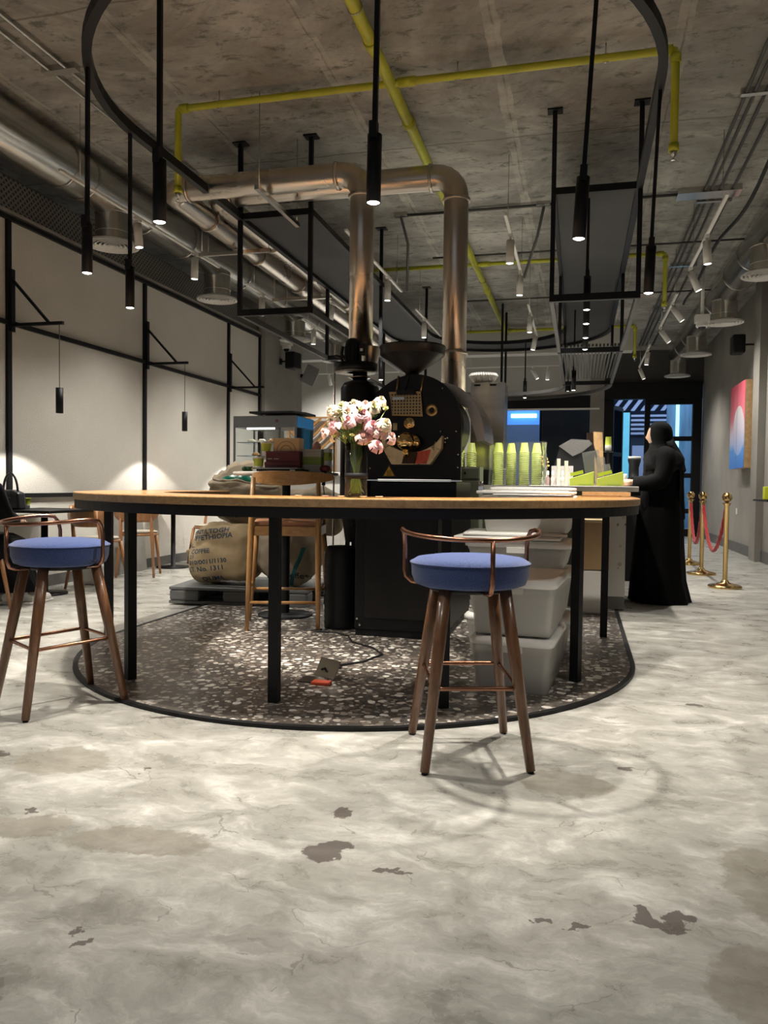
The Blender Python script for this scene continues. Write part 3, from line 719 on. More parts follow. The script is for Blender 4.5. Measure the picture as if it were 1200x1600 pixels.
# inner upper rail and lower rails exist from Y=6.4 back
def ubend(r, y0, n=40): return [(RX - r, y0)] + [(RX - r * cos(pi * i / n), RY2 + r * sin(pi * i / n)) for i in range(n + 1)] + [(RX + r, y0)]
RI = RR - .70; Y0 = 6.4
bm = bmesh.new(); band(bm, ubend(RI, Y0), ubend(RI + .035, Y0), 3.375, 3.43)
for sx in (-1, 1): bx(bm, *( (RX + sx * RI) if sx > 0 else (RX - RR), Y0 - .02, 3.375), *((RX + RR) if sx > 0 else (RX - RI), Y0 + .02, 3.43))
obj('inner_rail', bm, black, ring)
bm = bmesh.new(); band(bm, ubend(RI, Y0), ubend(RI + .035, Y0), 2.53, 2.58); band(bm, ubend(RR - .035, Y0), ubend(RR, Y0), 2.53, 2.58)
obj('lower_rail', bm, rail_m, ring)
bm = bmesh.new()
for sx in (-1, 1):
    xa, xb = (RX + RI, RX + RR) if sx > 0 else (RX - RR, RX - RI)
    for y in (Y0, 8.85, 11.6): obj('cross_rail', box(xa, y - .02, 2.525, xb, y + .02, 2.58), black, ring)
bm = bmesh.new(); band(bm, ubend(RI + .035, Y0 + .02), ubend(RR - .035, Y0 + .02), 3.41, 3.425); obj('ceiling_panel', bm, panelg, ring)
for x in (RX - RR + .018, RX - RI - .018, RX + RI + .018, RX + RR - .018):
    for y in (Y0, 8.85, 11.6):
        pp = obj('post', box(x - .018, y - .018, 2.53, x + .018, y + .018, CEIL - .012), black, ring)
        obj('ceiling_plate', box(x - .06, y - .05, CEIL - .012, x + .06, y + .05, CEIL), black, ring)
for x in (RX,):
    for y in (RY2 + RR - .02, RY2 + RI + .02): obj('post', box(x - .018, y - .018, 2.53, x + .018, y + .018, CEIL - .01), black, ring)
# slatted panel at the far lower right
bm = bmesh.new()
for k in range(16): bx(bm, RX + RI + .05 + k * .04, 8.9, 2.60, RX + RI + .07 + k * .04, 11.5, 2.63)
obj('slat_panel', bm, rail_m, ring)

def pendant(x, y, zb, zt, label, power, r=.030, h=.275, lean=0., spread=95, group=None):
    t = thing('pendant_lamp', label, 'pendant lamp', (x, y, zb), 0, group)
    bm = bmesh.new(); lathe(bm, [(r * .8, .012), (r * .8, .03), (r, .03), (r, 0.0), (r * .98, 0), (r * .98, .0), (r, h), (0, h)][0:0] or [(r * .78, .02), (r * .9, 0), (r, 0), (r, h), (0, h)], n=24); obj('lamp_housing', bm, black, t, world=False)
    bm = bmesh.new(); lathe(bm, [(0, -.001), (r * .5, -.003), (r * .86, .002)], n=20); obj('diffuser', bm, emis, t, world=False)
    bm = bmesh.new(); bx(bm, -.010, -.010, h - .01, .010, .010, zt - zb); obj('rod', bm, black, t, world=False)
    bm = bmesh.new(); bx(bm, -.016, -.036, h - .02, .016, .0, h + .045); obj('bracket', bm, black, t, world=False)
    spot(t, (0, 0, -.012), power, spread, .7, WARM, .028)
    t.rotation_euler = (0, lean, 0)
    return t
PL = [(-2.75, 3.875, 2.22, 'leftmost pendant lamp over the bar, at the left bend of the ring', radians(.3)), (-2.975, 4.66, 2.21, 'pendant lamp second from the left, on the left straight of the ring', 0),
      (-1.855, 3.14, 2.20, 'pendant lamp third from the left, in front of the yellow pipe drop', 0), (-.845, 3.09, 2.19, 'central pendant lamp hanging before the left steel flue', radians(.6)),
      (-.025, 3.64, 2.16, 'pendant lamp right of centre with two-part black housing', radians(3.0)), (.375, 4.85, 2.19, 'rightmost pendant lamp over the bar, right of the hanging frame', radians(1.9))]
for x, y, z, l, ln in PL: pendant(x, y, z, 3.40, l, P_BAR, lean=ln)
for k, (y, l) in enumerate(((6.62, 'nearest of the four pendant lamps in a row inside the right frame'), (7.18, 'second of the four pendant lamps in a row inside the right frame'), (7.85, 'third of the four pendant lamps in a row inside the right frame'), (8.5, 'fourth of the four pendant lamps in a row inside the right frame'))):
    pendant(.03, y, 2.50, 3.41, l, P_REAR)
for x, y, l in ((-.90, 12.9, 'far pendant lamp with long rod near the right bend of the lower ring'), (-.10, 10.7, 'far pendant lamp below the slatted panel'), (-2.42, 9.3, 'pendant lamp behind the cyclone, left of the hopper'), (-2.40, 8.6, 'pendant lamp behind the cyclone motor')):
    pendant(x, y, 2.50 if y > 12 else 2.34, 3.41, l, P_REAR)

# wall bracket lamps on the plaster wall
def bracket_lamp(y, label):
    t = thing('wall_lamp', label, 'wall lamp', (WL + .03, y, 1.64))
    bm = bmesh.new(); beam(bm, (0, 0, .80), (.54, 0, .80), .028); beam(bm, (0, 0, 1.22), (.40, 0, .80), .022); bx(bm, -.0, -.025, .74, .02, .025, 1.3); obj('arm', bm, black, t, world=False)
    bm = bmesh.new(); tube(bm, [(.5, 0, .22), (.5, 0, .80)], .0035, 6); obj('cord', bm, blackp, t, world=False)
    bm = bmesh.new(); lathe(bm, [(.025, .015), (.027, 0), (.032, 0), (.032, .225), (0, .225)], .5, 0, 20); obj('lamp_housing', bm, black, t, world=False)
    bm = bmesh.new(); lathe(bm, [(0, .012), (.026, .012)], .5, 0, 16); obj('diffuser', bm, emis2, t, world=False)
    spot(t, (.5, 0, -.010), P_WALL, 115, .18, NEUT, .02)
    return t
bracket_lamp(5.97, 'black cylinder lamp hung from the nearest wall bracket, at the left edge')
bracket_lamp(8.22, 'black cylinder lamp hung from the middle wall bracket')
bracket_lamp(10.47, 'black cylinder lamp hung from the farthest wall bracket, above the pastry display')
bracket_lamp(3.7, 'black cylinder lamp hung from a wall bracket left of the picture edge')

# white track lights
def track(x, y0, y1, z, label, heads, across=False, power=P_TRACK):
    t = thing('light_track', label, 'light track', (x, y0, z))
    bm = bmesh.new()
    if across: bx(bm, 0, -.014, 0, y1 - y0, .014, .02)
    else: bx(bm, -.014, 0, 0, .014, y1 - y0, .02)
    obj('rail', bm, white, t, world=False)
    for q in (.25, (y1 - y0) - .25):
        bm = bmesh.new(); p = (q, 0) if across else (0, q); tube(bm, [(p[0], p[1], .02), (p[0], p[1], CEIL - z)], .003, 6)
        obj('wire', bm, galv_m, t, world=False)
    for q, tilt, az, lab, pw in heads:
        hp = Vector((x + q, y0, z)) if across else Vector((x, q, z))
        h = thing('track_spotlight', lab, 'spotlight', hp)
        bm = bmesh.new(); tube(bm, [(0, 0, 0), (0, 0, -.07)], .012, 8); bx(bm, -.018, -.05, -.022, .018, .05, 0); obj('mount', bm, white, h, world=False)
        bm = bmesh.new(); lathe(bm, [(.028, -.208), (.034, -.216), (.038, -.216), (.038, 0), (0, .0)], n=20); Rm = Matrix.Rotation(az, 3, 'Z') @ Matrix.Rotation(tilt, 3, 'Y')
        rot(bm, Rm); mv(bm, (0, 0, -.05)); obj('lamp_housing', bm, white, h, world=False)
        bm = bmesh.new(); lathe(bm, [(0, -.214), (.033, -.214)], n=16); rot(bm, Rm); mv(bm, (0, 0, -.05)); obj('diffuser', bm, emis2, h, world=False)
        a = Rm @ Vector((0, 0, -1)); spot(h, a * .235 + Vector((0, 0, -.05)), pw, 120 if pw != P_ROOM else 100, 1., NEUT, .03, aim=a)
    return t
P = P_TRACK
track(1.12, 6.8, 9.03, 3.42, 'nearest white lighting track on the right', [(7.85, -.06, 0, 'upright white spotlight on the nearest right track', P), (8.95, -.42, 0, 'tilted white spotlight at the end of the nearest right track', P)])
track(1.12, 10.1, 12.25, 3.42, 'middle white lighting track on the right', [(10.6, -.6, 0, 'tilted white spotlight near the front of the middle right track', P), (12.1, -.6, 0, 'tilted white spotlight at the end of the middle right track', P)])
track(1.10, 13.6, 16.0, 3.42, 'farthest white lighting track on the right', [(14.0, .1, 0, 'upright white spotlight on the farthest right track', P), (15.9, -.4, 0, 'tilted white spotlight at the end of the farthest right track', P)])
track(-.68, 6.9, 9.1, 3.42, 'nearer white lighting track over the counter', [(7.45, .02, 0, 'upright white spotlight at the front of the nearer counter track', P), (8.7, .03, 0, 'white spotlight at the end of the nearer counter track', P)])
track(-.70, 10.35, 12.75, 3.42, 'farther white lighting track over the counter', [(10.8, .02, 0, 'upright white spotlight at the front of the farther counter track', P), (12.2, .2, 0, 'slightly tilted white spotlight at the end of the farther counter track', P)])
track(-2.18, 7.0, 9.35, 3.42, 'white lighting track between the two flues', [(8.65, .02, 0, 'white spotlight on the track between the flues', P)])
track(-2.20, 10.3, 12.4, 3.42, 'white lighting track behind the hopper', [(10.9, .02, 0, 'white spotlight behind the roaster hopper', P)])
track(-3.93, 5.2, 7.9, 3.42, 'nearest white lighting track below the left duct', [(6.27, -.10, 0, 'white spotlight beside the nearest left diffuser', P), (7.35, .02, 0, 'white spotlight between the first and second left diffusers', P)])
track(-3.93, 8.6, 10.2, 3.42, 'second white lighting track below the left duct', [(9.1, .02, 0, 'white spotlight left of the second duct hanger', P)])
track(-3.95, 10.6, 12.2, 3.42, 'third white lighting track below the left duct', [(11.1, .02, 0, 'white spotlight before the third left diffuser', P)])
track(-2.4, 15.6, 17.6, 3.42, 'far white lighting track running across the room', [(1.45, -.5, 0, 'tilted white spotlight on the far crosswise track', P), (1.75, 0, 0, 'upright white spotlight on the far crosswise track', P)], across=True)
track(-5.6, 15.9, 18.2, 3.42, 'added white track brightening the pale back wall on the left', [(.3, .7, -pi / 2, 'left added spotlight brightening the pale back wall', P * 3.2), (1.2, .7, -pi / 2, 'right added spotlight brightening the pale back wall', P * 3.2)], across=True)  # track and heads added to brighten the far back wall
track(-3.2, 9.3, 10.3, 3.42, 'added short white track brightening the chevron screen', [(9.7, .12, 0, 'added white spotlight brightening the chevron screen', P)])  # track and head added to brighten the screen
# unseen tracks added as fill light for the near floor
track(1.15, .6, 3.6, 3.42, 'unseen added white track near the viewer on the right', [(1.0, -.12, 0, 'added fill spotlight over the near right floor', P_ROOM), (3.0, .05, 0, 'added fill spotlight over the right floor beside the bar', P_ROOM)])
track(-.7, -.4, 2.3, 3.42, 'unseen added white track above the viewer', [(.0, .0, 0, 'added fill spotlight above the viewer', P_ROOM), (1.6, .0, 0, 'added fill spotlight over the near centre floor', P_ROOM)])
track(-2.7, .2, 2.9, 3.42, 'unseen added white track near the viewer on the left', [(.6, .0, 0, 'added fill spotlight over the near left floor', P_ROOM), (2.3, -.05, 0, 'added fill spotlight over the left floor beside the stool', P_ROOM)])

# small black spot by the back window
t = thing('ceiling_spotlight', 'small black spotlight shining above the back window', 'spotlight', (-.27, 16.6, 3.2))
bm = bmesh.new(); tube(bm, [(0, 0, 0), (0, 0, CEIL - 3.2)], .012, 8); lathe(bm, [(.05, -.16), (.06, -.16), (.06, 0), (0, 0)], n=16); obj('lamp_housing', bm, black, t, world=False)
bm = bmesh.new(); lathe(bm, [(0, -.15), (.05, -.15)], n=16); obj('diffuser', bm, emis, t, world=False)
#SPLIT
# ------------------------------------------------------------------ the bar table
RT = 1.73
def ushape(r, yl=5.45, yr=5.75, n=56):
    return [(CX - r, yl)] + [(CX - r * cos(pi * i / n), CY - r * sin(pi * i / n)) for i in range(n + 1)] + [(CX + r, yr)]
bar = thing('bar_table', 'curved U-shaped bar table with honey wood top and black steel legs around the roaster', 'table', (CX, CY, .014))
bm = bmesh.new(); band(bm, ushape(RT - .50), ushape(RT), .933, .973); bevel(bm, .006, 2)
for f in bm.faces:
    if abs(f.normal.z) < .6: f.material_index = 1
obj('table_top', bm, [counterwood, edgewood], bar)
bm = bmesh.new(); band(bm, ushape(RT - .475), ushape(RT - .46), .885, .932); band(bm, ushape(RT - .03), ushape(RT - .008), .885, .932); obj('apron', bm, black, bar)
for x, y in ((-2.95, 4.38), (-2.23, 3.50), (-1.36, 3.32), (-.59, 3.46), (0.0, 4.13), (.18, 5.43)):
    bm = bmesh.new(); a = atan2(y - CY, x - CX); tube(bm, [(x, y, .014), (x, y, .933)], .033, 4, sq=True)
    rot(bm, Matrix.Rotation(a if y < CY else 0, 3, 'Z'), (x, y, 0)); obj('leg', bm, black, bar)
bm = bmesh.new(); lathe(bm, [(.013, 0), (.013, .003), (0, .003)], n=20); rot(bm, Matrix.Rotation(radians(90), 3, 'X')); mv(bm, (-2.945, 4.352, .875)); disc = obj('number_disc', bm, whitep, bar)
bm = text_mesh('18', .014, 'CENTER', .0005); rot(bm, Matrix.Rotation(radians(90), 3, 'X')); mv(bm, (-2.945, 4.3475, .870)); obj('disc_number', bm, ink, bar)

# ------------------------------------------------------------------ stools
def stool(x, y, rz, label):
    t = thing('bar_stool', label, 'stool', (x, y, 0), rz)
    # cushion: slightly oval with a seam lip
    bm = bmesh.new()
    lathe(bm, [(0, .650), (.185, .650), (.212, .660), (.224, .69), (.226, .725), (.229, .738), (.224, .744), (.205, .756), (.15, .764), (0, .768)], n=56, ell=.93)
    obj('seat_cushion', bm, bluef, t, world=False)
    bm = bmesh.new(); tube(bm, [(.229 * cos(a), .213 * sin(a), .739) for a in [2 * pi * k / 56 for k in range(56)]], .0035, 6, closed=True); obj('seam_piping', bm, fabric_material('dark_blue_piping', (.025, .045, .15)) if 'dark_blue_piping' not in MATS else MATS['dark_blue_piping'], t, world=False)
    bm = bmesh.new(); lathe(bm, [(0, .632), (.15, .632), (.16, .640), (.16, .650), (0, .650)], n=32, ell=.93); obj('seat_base', bm, black, t, world=False)
    for sx in (-1, 1):
        for sy in (-1, 1):
            a, b = Vector((sx * .112, sy * .118, .645)), Vector((sx * .192, sy * .224, .008))
            bm = bmesh.new(); tube(bm, [a, a.lerp(b, .35), b], [.0235, .0235, .017], 12)
            obj('leg', bm, walnut, t, world=False)
            bm = bmesh.new(); lathe(bm, [(0, 0), (.012, 0), (.012, .008), (0, .008)], sx * .192, sy * .224, 10); obj('foot_glide', bm, blackp, t, world=False)
    def at(z, q=0.): k = (.645 - z) / .637; return (.112 + .08 * k + q, .118 + .106 * k + q)
    fx, fy = at(.30)
    pts = []
    for (cx_, cy_, a0) in ((fx - .03, fy - .03, 0), (-fx + .03, fy - .03, 90), (-fx + .03, -fy + .03, 180), (fx - .03, -fy + .03, 270)):
        for k in range(5):
            a = radians(a0 + 22.5 * k); pts.append((cx_ + .03 * cos(a), cy_ + .03 * sin(a), .295 + .012 * (cy_ > 0)))
    bm = bmesh.new(); tube(bm, pts, .0082, 8, closed=True); obj('foot_ring', bm, copper, t, world=False)
    # bent copper rail: open towards +Y
    ra, rb, zt = .262, .25, .862
    def q(deg, z, k=1.): a = radians(deg); return Vector((ra * k * cos(a), rb * k * sin(a), z))
    arc = [q(d, zt - .022 * sin(radians(min(max(d, -180), 0)) * -1) ) for d in range(-188, 9, 7)]
    l0, l1 = [q(-196, zt - .006), q(-200, zt - .03), q(-202, zt - .07), q(-202, .70), q(-202, .675, .98), q(-203, .655, .9), q(-205, .645, .6)], [q(16, zt - .006), q(20, zt - .03), q(22, zt - .07), q(22, .70), q(22, .675, .98), q(23, .655, .9), q(25, .645, .6)]
    bm = bmesh.new(); tube(bm, list(reversed(l0)) + arc + l1, .0088, 10); obj('back_rail', bm, copper, t, world=False)
    bm = bmesh.new(); tube(bm, [q(-82, zt - .022), q(-82, .72), q(-82, .68, .99), q(-82, .65, .94), q(-82, .642, .85), q(-82, .642, .55)], .0088, 10); obj('rail_post', bm, copper, t, world=False)
    return t
stool(-.40, 2.935, radians(17.9), 'blue cushioned bar stool with copper rail in front of the plastic bins')
stool(-2.318, 3.065, radians(-31.7), 'blue cushioned bar stool with copper rail at the left edge of the bar')

# ------------------------------------------------------------------ roaster
XC = -1.135
ro = thing('coffee_roaster', 'large black drum coffee roaster with brass fittings standing inside the bar', 'coffee roaster', (XC, 5.5, .014))
obj('base_cabinet', bevel(box(-1.455, 4.95, .06, -.83, 6.10, .90), .012), blackm, ro)
obj('plinth', box(-1.45, 4.965, .014, -.835, 6.09, .06), black, ro)
o = obj('front_panel', bevel(box(-1.38, 4.935, .14, -.90, 4.955, .85), .006), mat('dark_brown_black_panel', (.010, .009, .008), .4, spec=.3, bump=.25, bscale=9, var=.3, vscale=5), ro)
obj('back_cabinet', bevel(box(-1.455, 5.32, .90, -.83, 6.05, 1.06), .01), blackm, ro)
arc = [(XC + .336 * cos(radians(a)), 1.475 + .336 * sin(radians(a))) for a in range(0, 181, 6)]
bm = bmesh.new(); prism(bm, [(XC + .336, 1.075)] + arc + [(XC - .336, 1.075)], 5.30, 5.335, plane='XZ'); obj('front_plate', bm, blackm, ro)
bm = bmesh.new(); tube(bm, [(XC, 5.335, 1.475), (XC, 6.0, 1.475)], .30, 40); obj('drum', bm, blackm, ro)
obj('lip', box(XC - .345, 5.27, 1.062, XC + .345, 5.34, 1.070), chrome, ro)
# steel cowl that bulges on the right
cw = [(-.80, 1.70), (-.86, 1.76), (-.90, 1.79)]
cp = [(-.98 + .0 + .34 * cos(radians(a)) * .92, 1.36 + .42 * sin(radians(a))) for a in range(0, 91, 9)]
bm = bmesh.new(); prism(bm, cp + [(-1.0, 1.72), (-.80, 1.60), (-.72, 1.36)], 5.55, 6.15, plane='XZ', smooth=False); obj('cowl', bm, mat('brown_steel_cowl', (.36, .30, .24), .3, 1., var=.15, vscale=3), ro)
# hopper
HX, HY = -1.178, 5.42
bm = bmesh.new(); lathe(bm, [(.0, 1.80), (.05, 1.80), (.05, 1.835), (.225, 1.955), (.232, 1.965), (.232, 2.012), (.240, 2.016), (.236, 2.024), (.222, 2.022), (.218, 1.97), (.06, 1.86), (0, 1.85)], HX, HY, 48); obj('hopper', bm, blackm, ro)
bm = bmesh.new(); lathe(bm, [(.050, 1.66), (.050, 1.81)], HX, HY, 24); bx(bm, HX - .075, 5.25, 1.665, HX + .06, 5.31, 1.70); beam(bm, (HX - .03, 5.29, 1.70), (HX + .0, 5.29, 1.80), .02); obj('feed_neck', bm, blackm, ro)
bm = bmesh.new(); tube(bm, [(HX - .085, 5.29, 1.66), (HX - .07, 5.29, 1.80)], .007, 8); tube(bm, [(HX + .085, 5.29, 1.66), (HX + .11, 5.29, 1.80)], .007, 8); obj('brass_strut', bm, goldr, ro)
# perforated gold plate, leaning
s_ = NT('perforated_gold'); v = s_.n('ShaderNodeTexVoronoi'); v.inputs['Scale'].default_value = 46; v.inputs['Randomness'].default_value = 0; s_.l(s_.map(s_.co, sc=(1, 0, 1)), v.inputs['Vector'])
hole = s_.math('LESS_THAN', v.outputs['Distance'], .30); s_.l(s_.mix(hole, (.40, .27, .12), (.012, .01, .008)), s_.b.inputs['Base Color']); s_.l(s_.math('SUBTRACT', 1., hole), s_.b.inputs['Metallic']); s_.b.inputs['Roughness'].default_value = .3
bm = bmesh.new(); prism(bm, [(-1.285, 1.525), (-1.07, 1.515), (-1.085, 1.685), (-1.31, 1.685)], 5.275, 5.285, plane='XZ'); gp = obj('perforated_plate', bm, MATS['perforated_gold'], ro)
bm = bmesh.new(); tube(bm, [(-1.285, 5.275, 1.525), (-1.07, 5.275, 1.515), (-1.085, 5.275, 1.685), (-1.31, 5.275, 1.685)], .005, 6, closed=True); obj('plate_trim', bm, goldr, gp)
obj('handle_plate', bevel(box(-1.285, 5.258, 1.628, -1.195, 5.274, 1.652), .003), steel, gp)
bm = bmesh.new(); lathe(bm, [(.019, 0), (.041, 0), (.043, .004), (.041, .008), (.019, .008), (.019, 0)], n=28); rot(bm, Matrix.Rotation(radians(90), 3, 'X')); mv(bm, (-1.008, 5.298, 1.558)); obj('ring_fitting', bm, goldr, ro)
bm = bmesh.new(); lathe(bm, [(0, .0), (.042, 0), (.042, .012), (.036, .018), (.028, .016), (.014, .024), (0, .026)], n=28); rot(bm, Matrix.Rotation(radians(90), 3, 'X')); mv(bm, (-1.165, 5.298, 1.468)); obj('sight_glass', bm, brass, ro)
obj('small_plate', box(-1.285, 5.292, 1.42, -1.255, 5.299, 1.47), goldr, ro)
# trough and ball weights
cresc = [(XC - .215, 1.375)] + [(XC - .215 + .43 * t / 12, 1.375 - .115 * (1 - (2 * t / 12 - 1) ** 2) ** .8) for t in range(1, 12)] + [(XC + .215, 1.375), (XC + .21, 1.29), (XC + .135, 1.178), (XC - .14, 1.178), (XC - .21, 1.30)]
s_ = NT('hammered_gold'); n_ = s_.noise(s_.co, 26, 6, .6, .8)
s_.l(s_.ramp(n_.outputs['Fac'], [(.36, (.16, .09, .03)), (.44, (.60, .47, .26)), (.7, (.74, .60, .36))]), s_.b.inputs['Base Color']); s_.b.inputs['Roughness'].default_value = .35; s_.b.inputs['Metallic'].default_value = .55
bm = bmesh.new(); prism(bm, cresc, 5.22, 5.30, plane='XZ'); tr = obj('bean_chute', bm, MATS['hammered_gold'], ro)
bm = bmesh.new(); prism(bm, [(XC + .02, 1.182), (XC + .11, 1.182), (XC + .14, 1.28), (XC + .05, 1.265)], 5.212, 5.219, plane='XZ'); obj('red_reflection', bm, mat('painted_red_reflection', (.55, .09, .05), .35, .4, var=.3, vscale=30), tr)  # red reflection in the polished brass, put in as colour
bm = bmesh.new(); prism(bm, [(XC - .065, 1.182), (XC + .03, 1.182), (XC + .05, 1.262), (XC - .045, 1.262)], 5.212, 5.219, plane='XZ'); obj('dark_opening', bm, mat('dark_brown_metal', (.05, .025, .012), .35, .6), tr)
bm = bmesh.new(); lathe(bm, [(.062 * sin(pi * k / 16), -.062 * cos(pi * k / 16)) for k in range(17)], n=32); mv(bm, (-1.165, 5.165, 1.335)); obj('counterweight_ball', bm, brass, ro)
bm = bmesh.new(); lathe(bm, [(.052 * sin(pi * k / 16), -.052 * cos(pi * k / 16)) for k in range(17)], n=32); mv(bm, (-1.118, 5.23, 1.335)); obj('counterweight_ball', bm, brass, ro)
bm = bmesh.new(); tube(bm, [(-1.165, 5.165, 1.27), (-1.165, 5.25, 1.22)], .02, 12); obj('lever', bm, brass, ro)
for x, z in ((XC - .285, 1.635), (XC + .20, 1.71), (XC + .30, 1.41), (XC + .19, 1.41), (XC + .316, 1.25), (XC + .315, 1.16), (XC - .315, 1.15), (XC + .155, 1.335), (XC + .175, 1.335), (XC + .205, 1.345), (XC + .225, 1.335), (XC + .225, 1.36), (XC + .24, 1.365)):
    bm = bmesh.new(); lathe(bm, [(.006, 0), (.006, .004), (0, .006)], n=10); rot(bm, Matrix.Rotation(radians(90), 3, 'X')); mv(bm, (x, 5.299, z)); obj('bolt', bm, chrome, ro)
for x, y, z in ((-1.435, 4.949, .13), (-1.415, 4.949, .09), (-1.44, 4.949, .86), (-.85, 4.949, .86)):
    bm = bmesh.new(); lathe(bm, [(.008, 0), (.008, .004), (0, .006)], n=10); rot(bm, Matrix.Rotation(radians(90), 3, 'X')); mv(bm, (x, y, z)); obj('bolt', bm, chrome, ro)
# hot surface sticker
bm = bmesh.new(); prism(bm, [(-1.362, 1.09), (-1.258, 1.09), (-1.31, 1.18)], 5.296, 5.299, plane='XZ'); st = obj('warning_sticker', bm, mat('sticker_black', (.01, .01, .01), .4), ro)
bm = bmesh.new(); band(bm, [(0, 0)], [(0, 0)], 0, 0) if False else None; prism(bm, [(-1.350, 1.0965), (-1.270, 1.0965), (-1.31, 1.166)], 5.2945, 5.2955, plane='XZ'); obj('yellow_triangle', bm, mat('sticker_yellow', (.75, .42, .02), .4), st)
bm = bmesh.new()
for k in (-1, 0, 1):
    tube(bm, [(-1.31 + k * .011 + .003 * sin(q * 1.6), 5.294, 1.108 + q * .006) for q in range(6)], .0018, 5)
bx(bm, -1.328, 5.2935, 1.1015, -1.292, 5.2945, 1.1045); obj('heat_symbol', bm, MATS['sticker_black'], st)

# cyclone and fan beside the roaster
cy = thing('roaster_cyclone', 'black chaff cyclone with fan motor on top, left of the roaster', 'machine', (-1.64, 5.62, .014))
bm = bmesh.new(); lathe(bm, [(0, .60), (.10, .60), (.145, .9), (.145, 1.76), (.12, 1.80), (.055, 1.82), (.055, 1.90), (0, 1.90)], -1.625, 5.62, 36); obj('cyclone_body', bm, blackm, cy)
bm = bmesh.new(); lathe(bm, [(.065, 1.838), (.085, 1.838), (.085, 1.846), (.065, 1.846)], -1.63, 5.62, 24); obj('clamp_ring', bm, steel, cy)
bm = bmesh.new(); lathe(bm, [(.06, 1.885), (.165, 1.885), (.165, 1.945), (.06, 1.945)], -1.66, 5.62, 40); obj('fan_housing', bm, blackm, cy)
bm = bmesh.new(); lathe(bm, [(.07, 1.880), (.155, 1.880), (.155, 1.885), (.07, 1.885)], -1.66, 5.62, 40); fz = obj('fan_underside', bm, mat('speckled_steel', (.4, .38, .35), .35, 1., var=.7, vscale=40), cy)
bm = bmesh.new(); lathe(bm, [(.062, 1.945), (.062, 2.08), (.055, 2.11), (.03, 2.13), (0, 2.133)], -1.67, 5.58, 28)
for k in range(14): bx(bm, -1.67 + .062 * cos(k * pi / 7) - .003, 5.58 + .062 * sin(k * pi / 7) - .003, 1.96, -1.67 + .062 * cos(k * pi / 7) + .003, 5.58 + .062 * sin(k * pi / 7) + .003, 2.07)
obj('fan_motor', bm, blackm, cy)
obj('motor_box', bevel(box(-1.60, 5.50, 2.0, -1.555, 5.58, 2.08), .004), blackp, cy)
obj('motor_label', box(-1.592, 5.497, 2.02, -1.572, 5.4995, 2.04), whitep, cy)
bm = bmesh.new(); tube(bm, [(-1.74, 5.56, 1.98), (-1.755, 5.56, 2.02), (-1.745, 5.56, 2.07)], .012, 8); tube(bm, [(-1.73, 5.55, 1.94), (-1.76, 5.55, 1.99), (-1.80, 5.55, 2.0)], .010, 8); obj('cable', bm, blackp, cy)
bm = bmesh.new(); lathe(bm, [(.045, 1.93), (.05, 1.95), (.092, 2.10)], -1.60, 5.80, 28); obj('reducer_cone', bm, duct_m, cy)
bm = bmesh.new(); tube(bm, [(-1.50, 5.6, 1.60), (-1.40, 5.55, 1.72), (-1.30, 5.5, 1.68)], .06, 16); obj('inlet_bend', bm, blackm, cy)
bm = bmesh.new()
for a in (30, 150, 270): beam(bm, (-1.625 + .12 * cos(radians(a)), 5.62 + .12 * sin(radians(a)), .014), (-1.625 + .12 * cos(radians(a)), 5.62 + .12 * sin(radians(a)), .95), .03)
obj('stand', bm, blackm, cy)
bm = bmesh.new(); tube(bm, [(-1.82, 5.60, .014), (-1.82, 5.60, 1.88)], .007, 8); obj('rod', bm, steel, cy)
vc = thing('chaff_drum', 'black ribbed cylinder standing on the floor left of the roaster base', 'drum', (-1.63, 5.22, .014))
bm = bmesh.new(); lathe(bm, [(0, 0), (.12, 0)] + [(.12 + .003 * (k % 2), .02 + k * .02) for k in range(26)] + [(.115, .56), (.10, .58), (0, .585)], n=36); obj('drum_body', bm, blackp, vc, world=False)
bm = bmesh.new()
for z in (.12, .5): bx(bm, -.128, -.02, z, -.118, .0, z + .04)
obj('latch', bm, chrome, vc, world=False)

# floor outlet and its cable
fo = thing('floor_outlet', 'open metal floor socket with lifted lid in the terrazzo', 'floor outlet', (-1.30, 3.76, .014))
obj('socket_frame', box(-1.385, 3.69, .014, -1.245, 3.81, .019), mat('dark_brass_frame', (.09, .075, .06), .4, .8), fo)
bm = box(-.075, -.004, 0, .075, .004, .10); rot(bm, Matrix.Rotation(radians(-28), 3, 'X')); rot(bm, Matrix.Rotation(radians(-30), 3, 'Z')); mv(bm, (-1.275, 3.80, .019)); obj('lid', bm, steel, fo)
bm = bevel(box(-1.30, 3.655, .014, -1.205, 3.715, .030), .004); obj('orange_insert', bm, orange, fo)
cb = obj('power_cable', tube(bmesh.new(), [(-1.29, 3.80, .06), (-1.27, 3.86, .065), (-1.22, 3.90, .05), (-1.235, 3.97, .035), (-1.30, 3.99, .03), (-1.30, 4.05, .022), (-1.18, 4.2, .02), (-1.12, 4.42, .02), (-1.22, 4.58, .02), (-1.40, 4.72, .02), (-1.48, 4.90, .02), (-1.60, 4.98, .02), (-1.78, 5.0, .02), (-1.72, 5.06, .02)], .006, 8), blackp); tag(cb, 'thin black cable running from the floor socket to the roaster', 'cable')

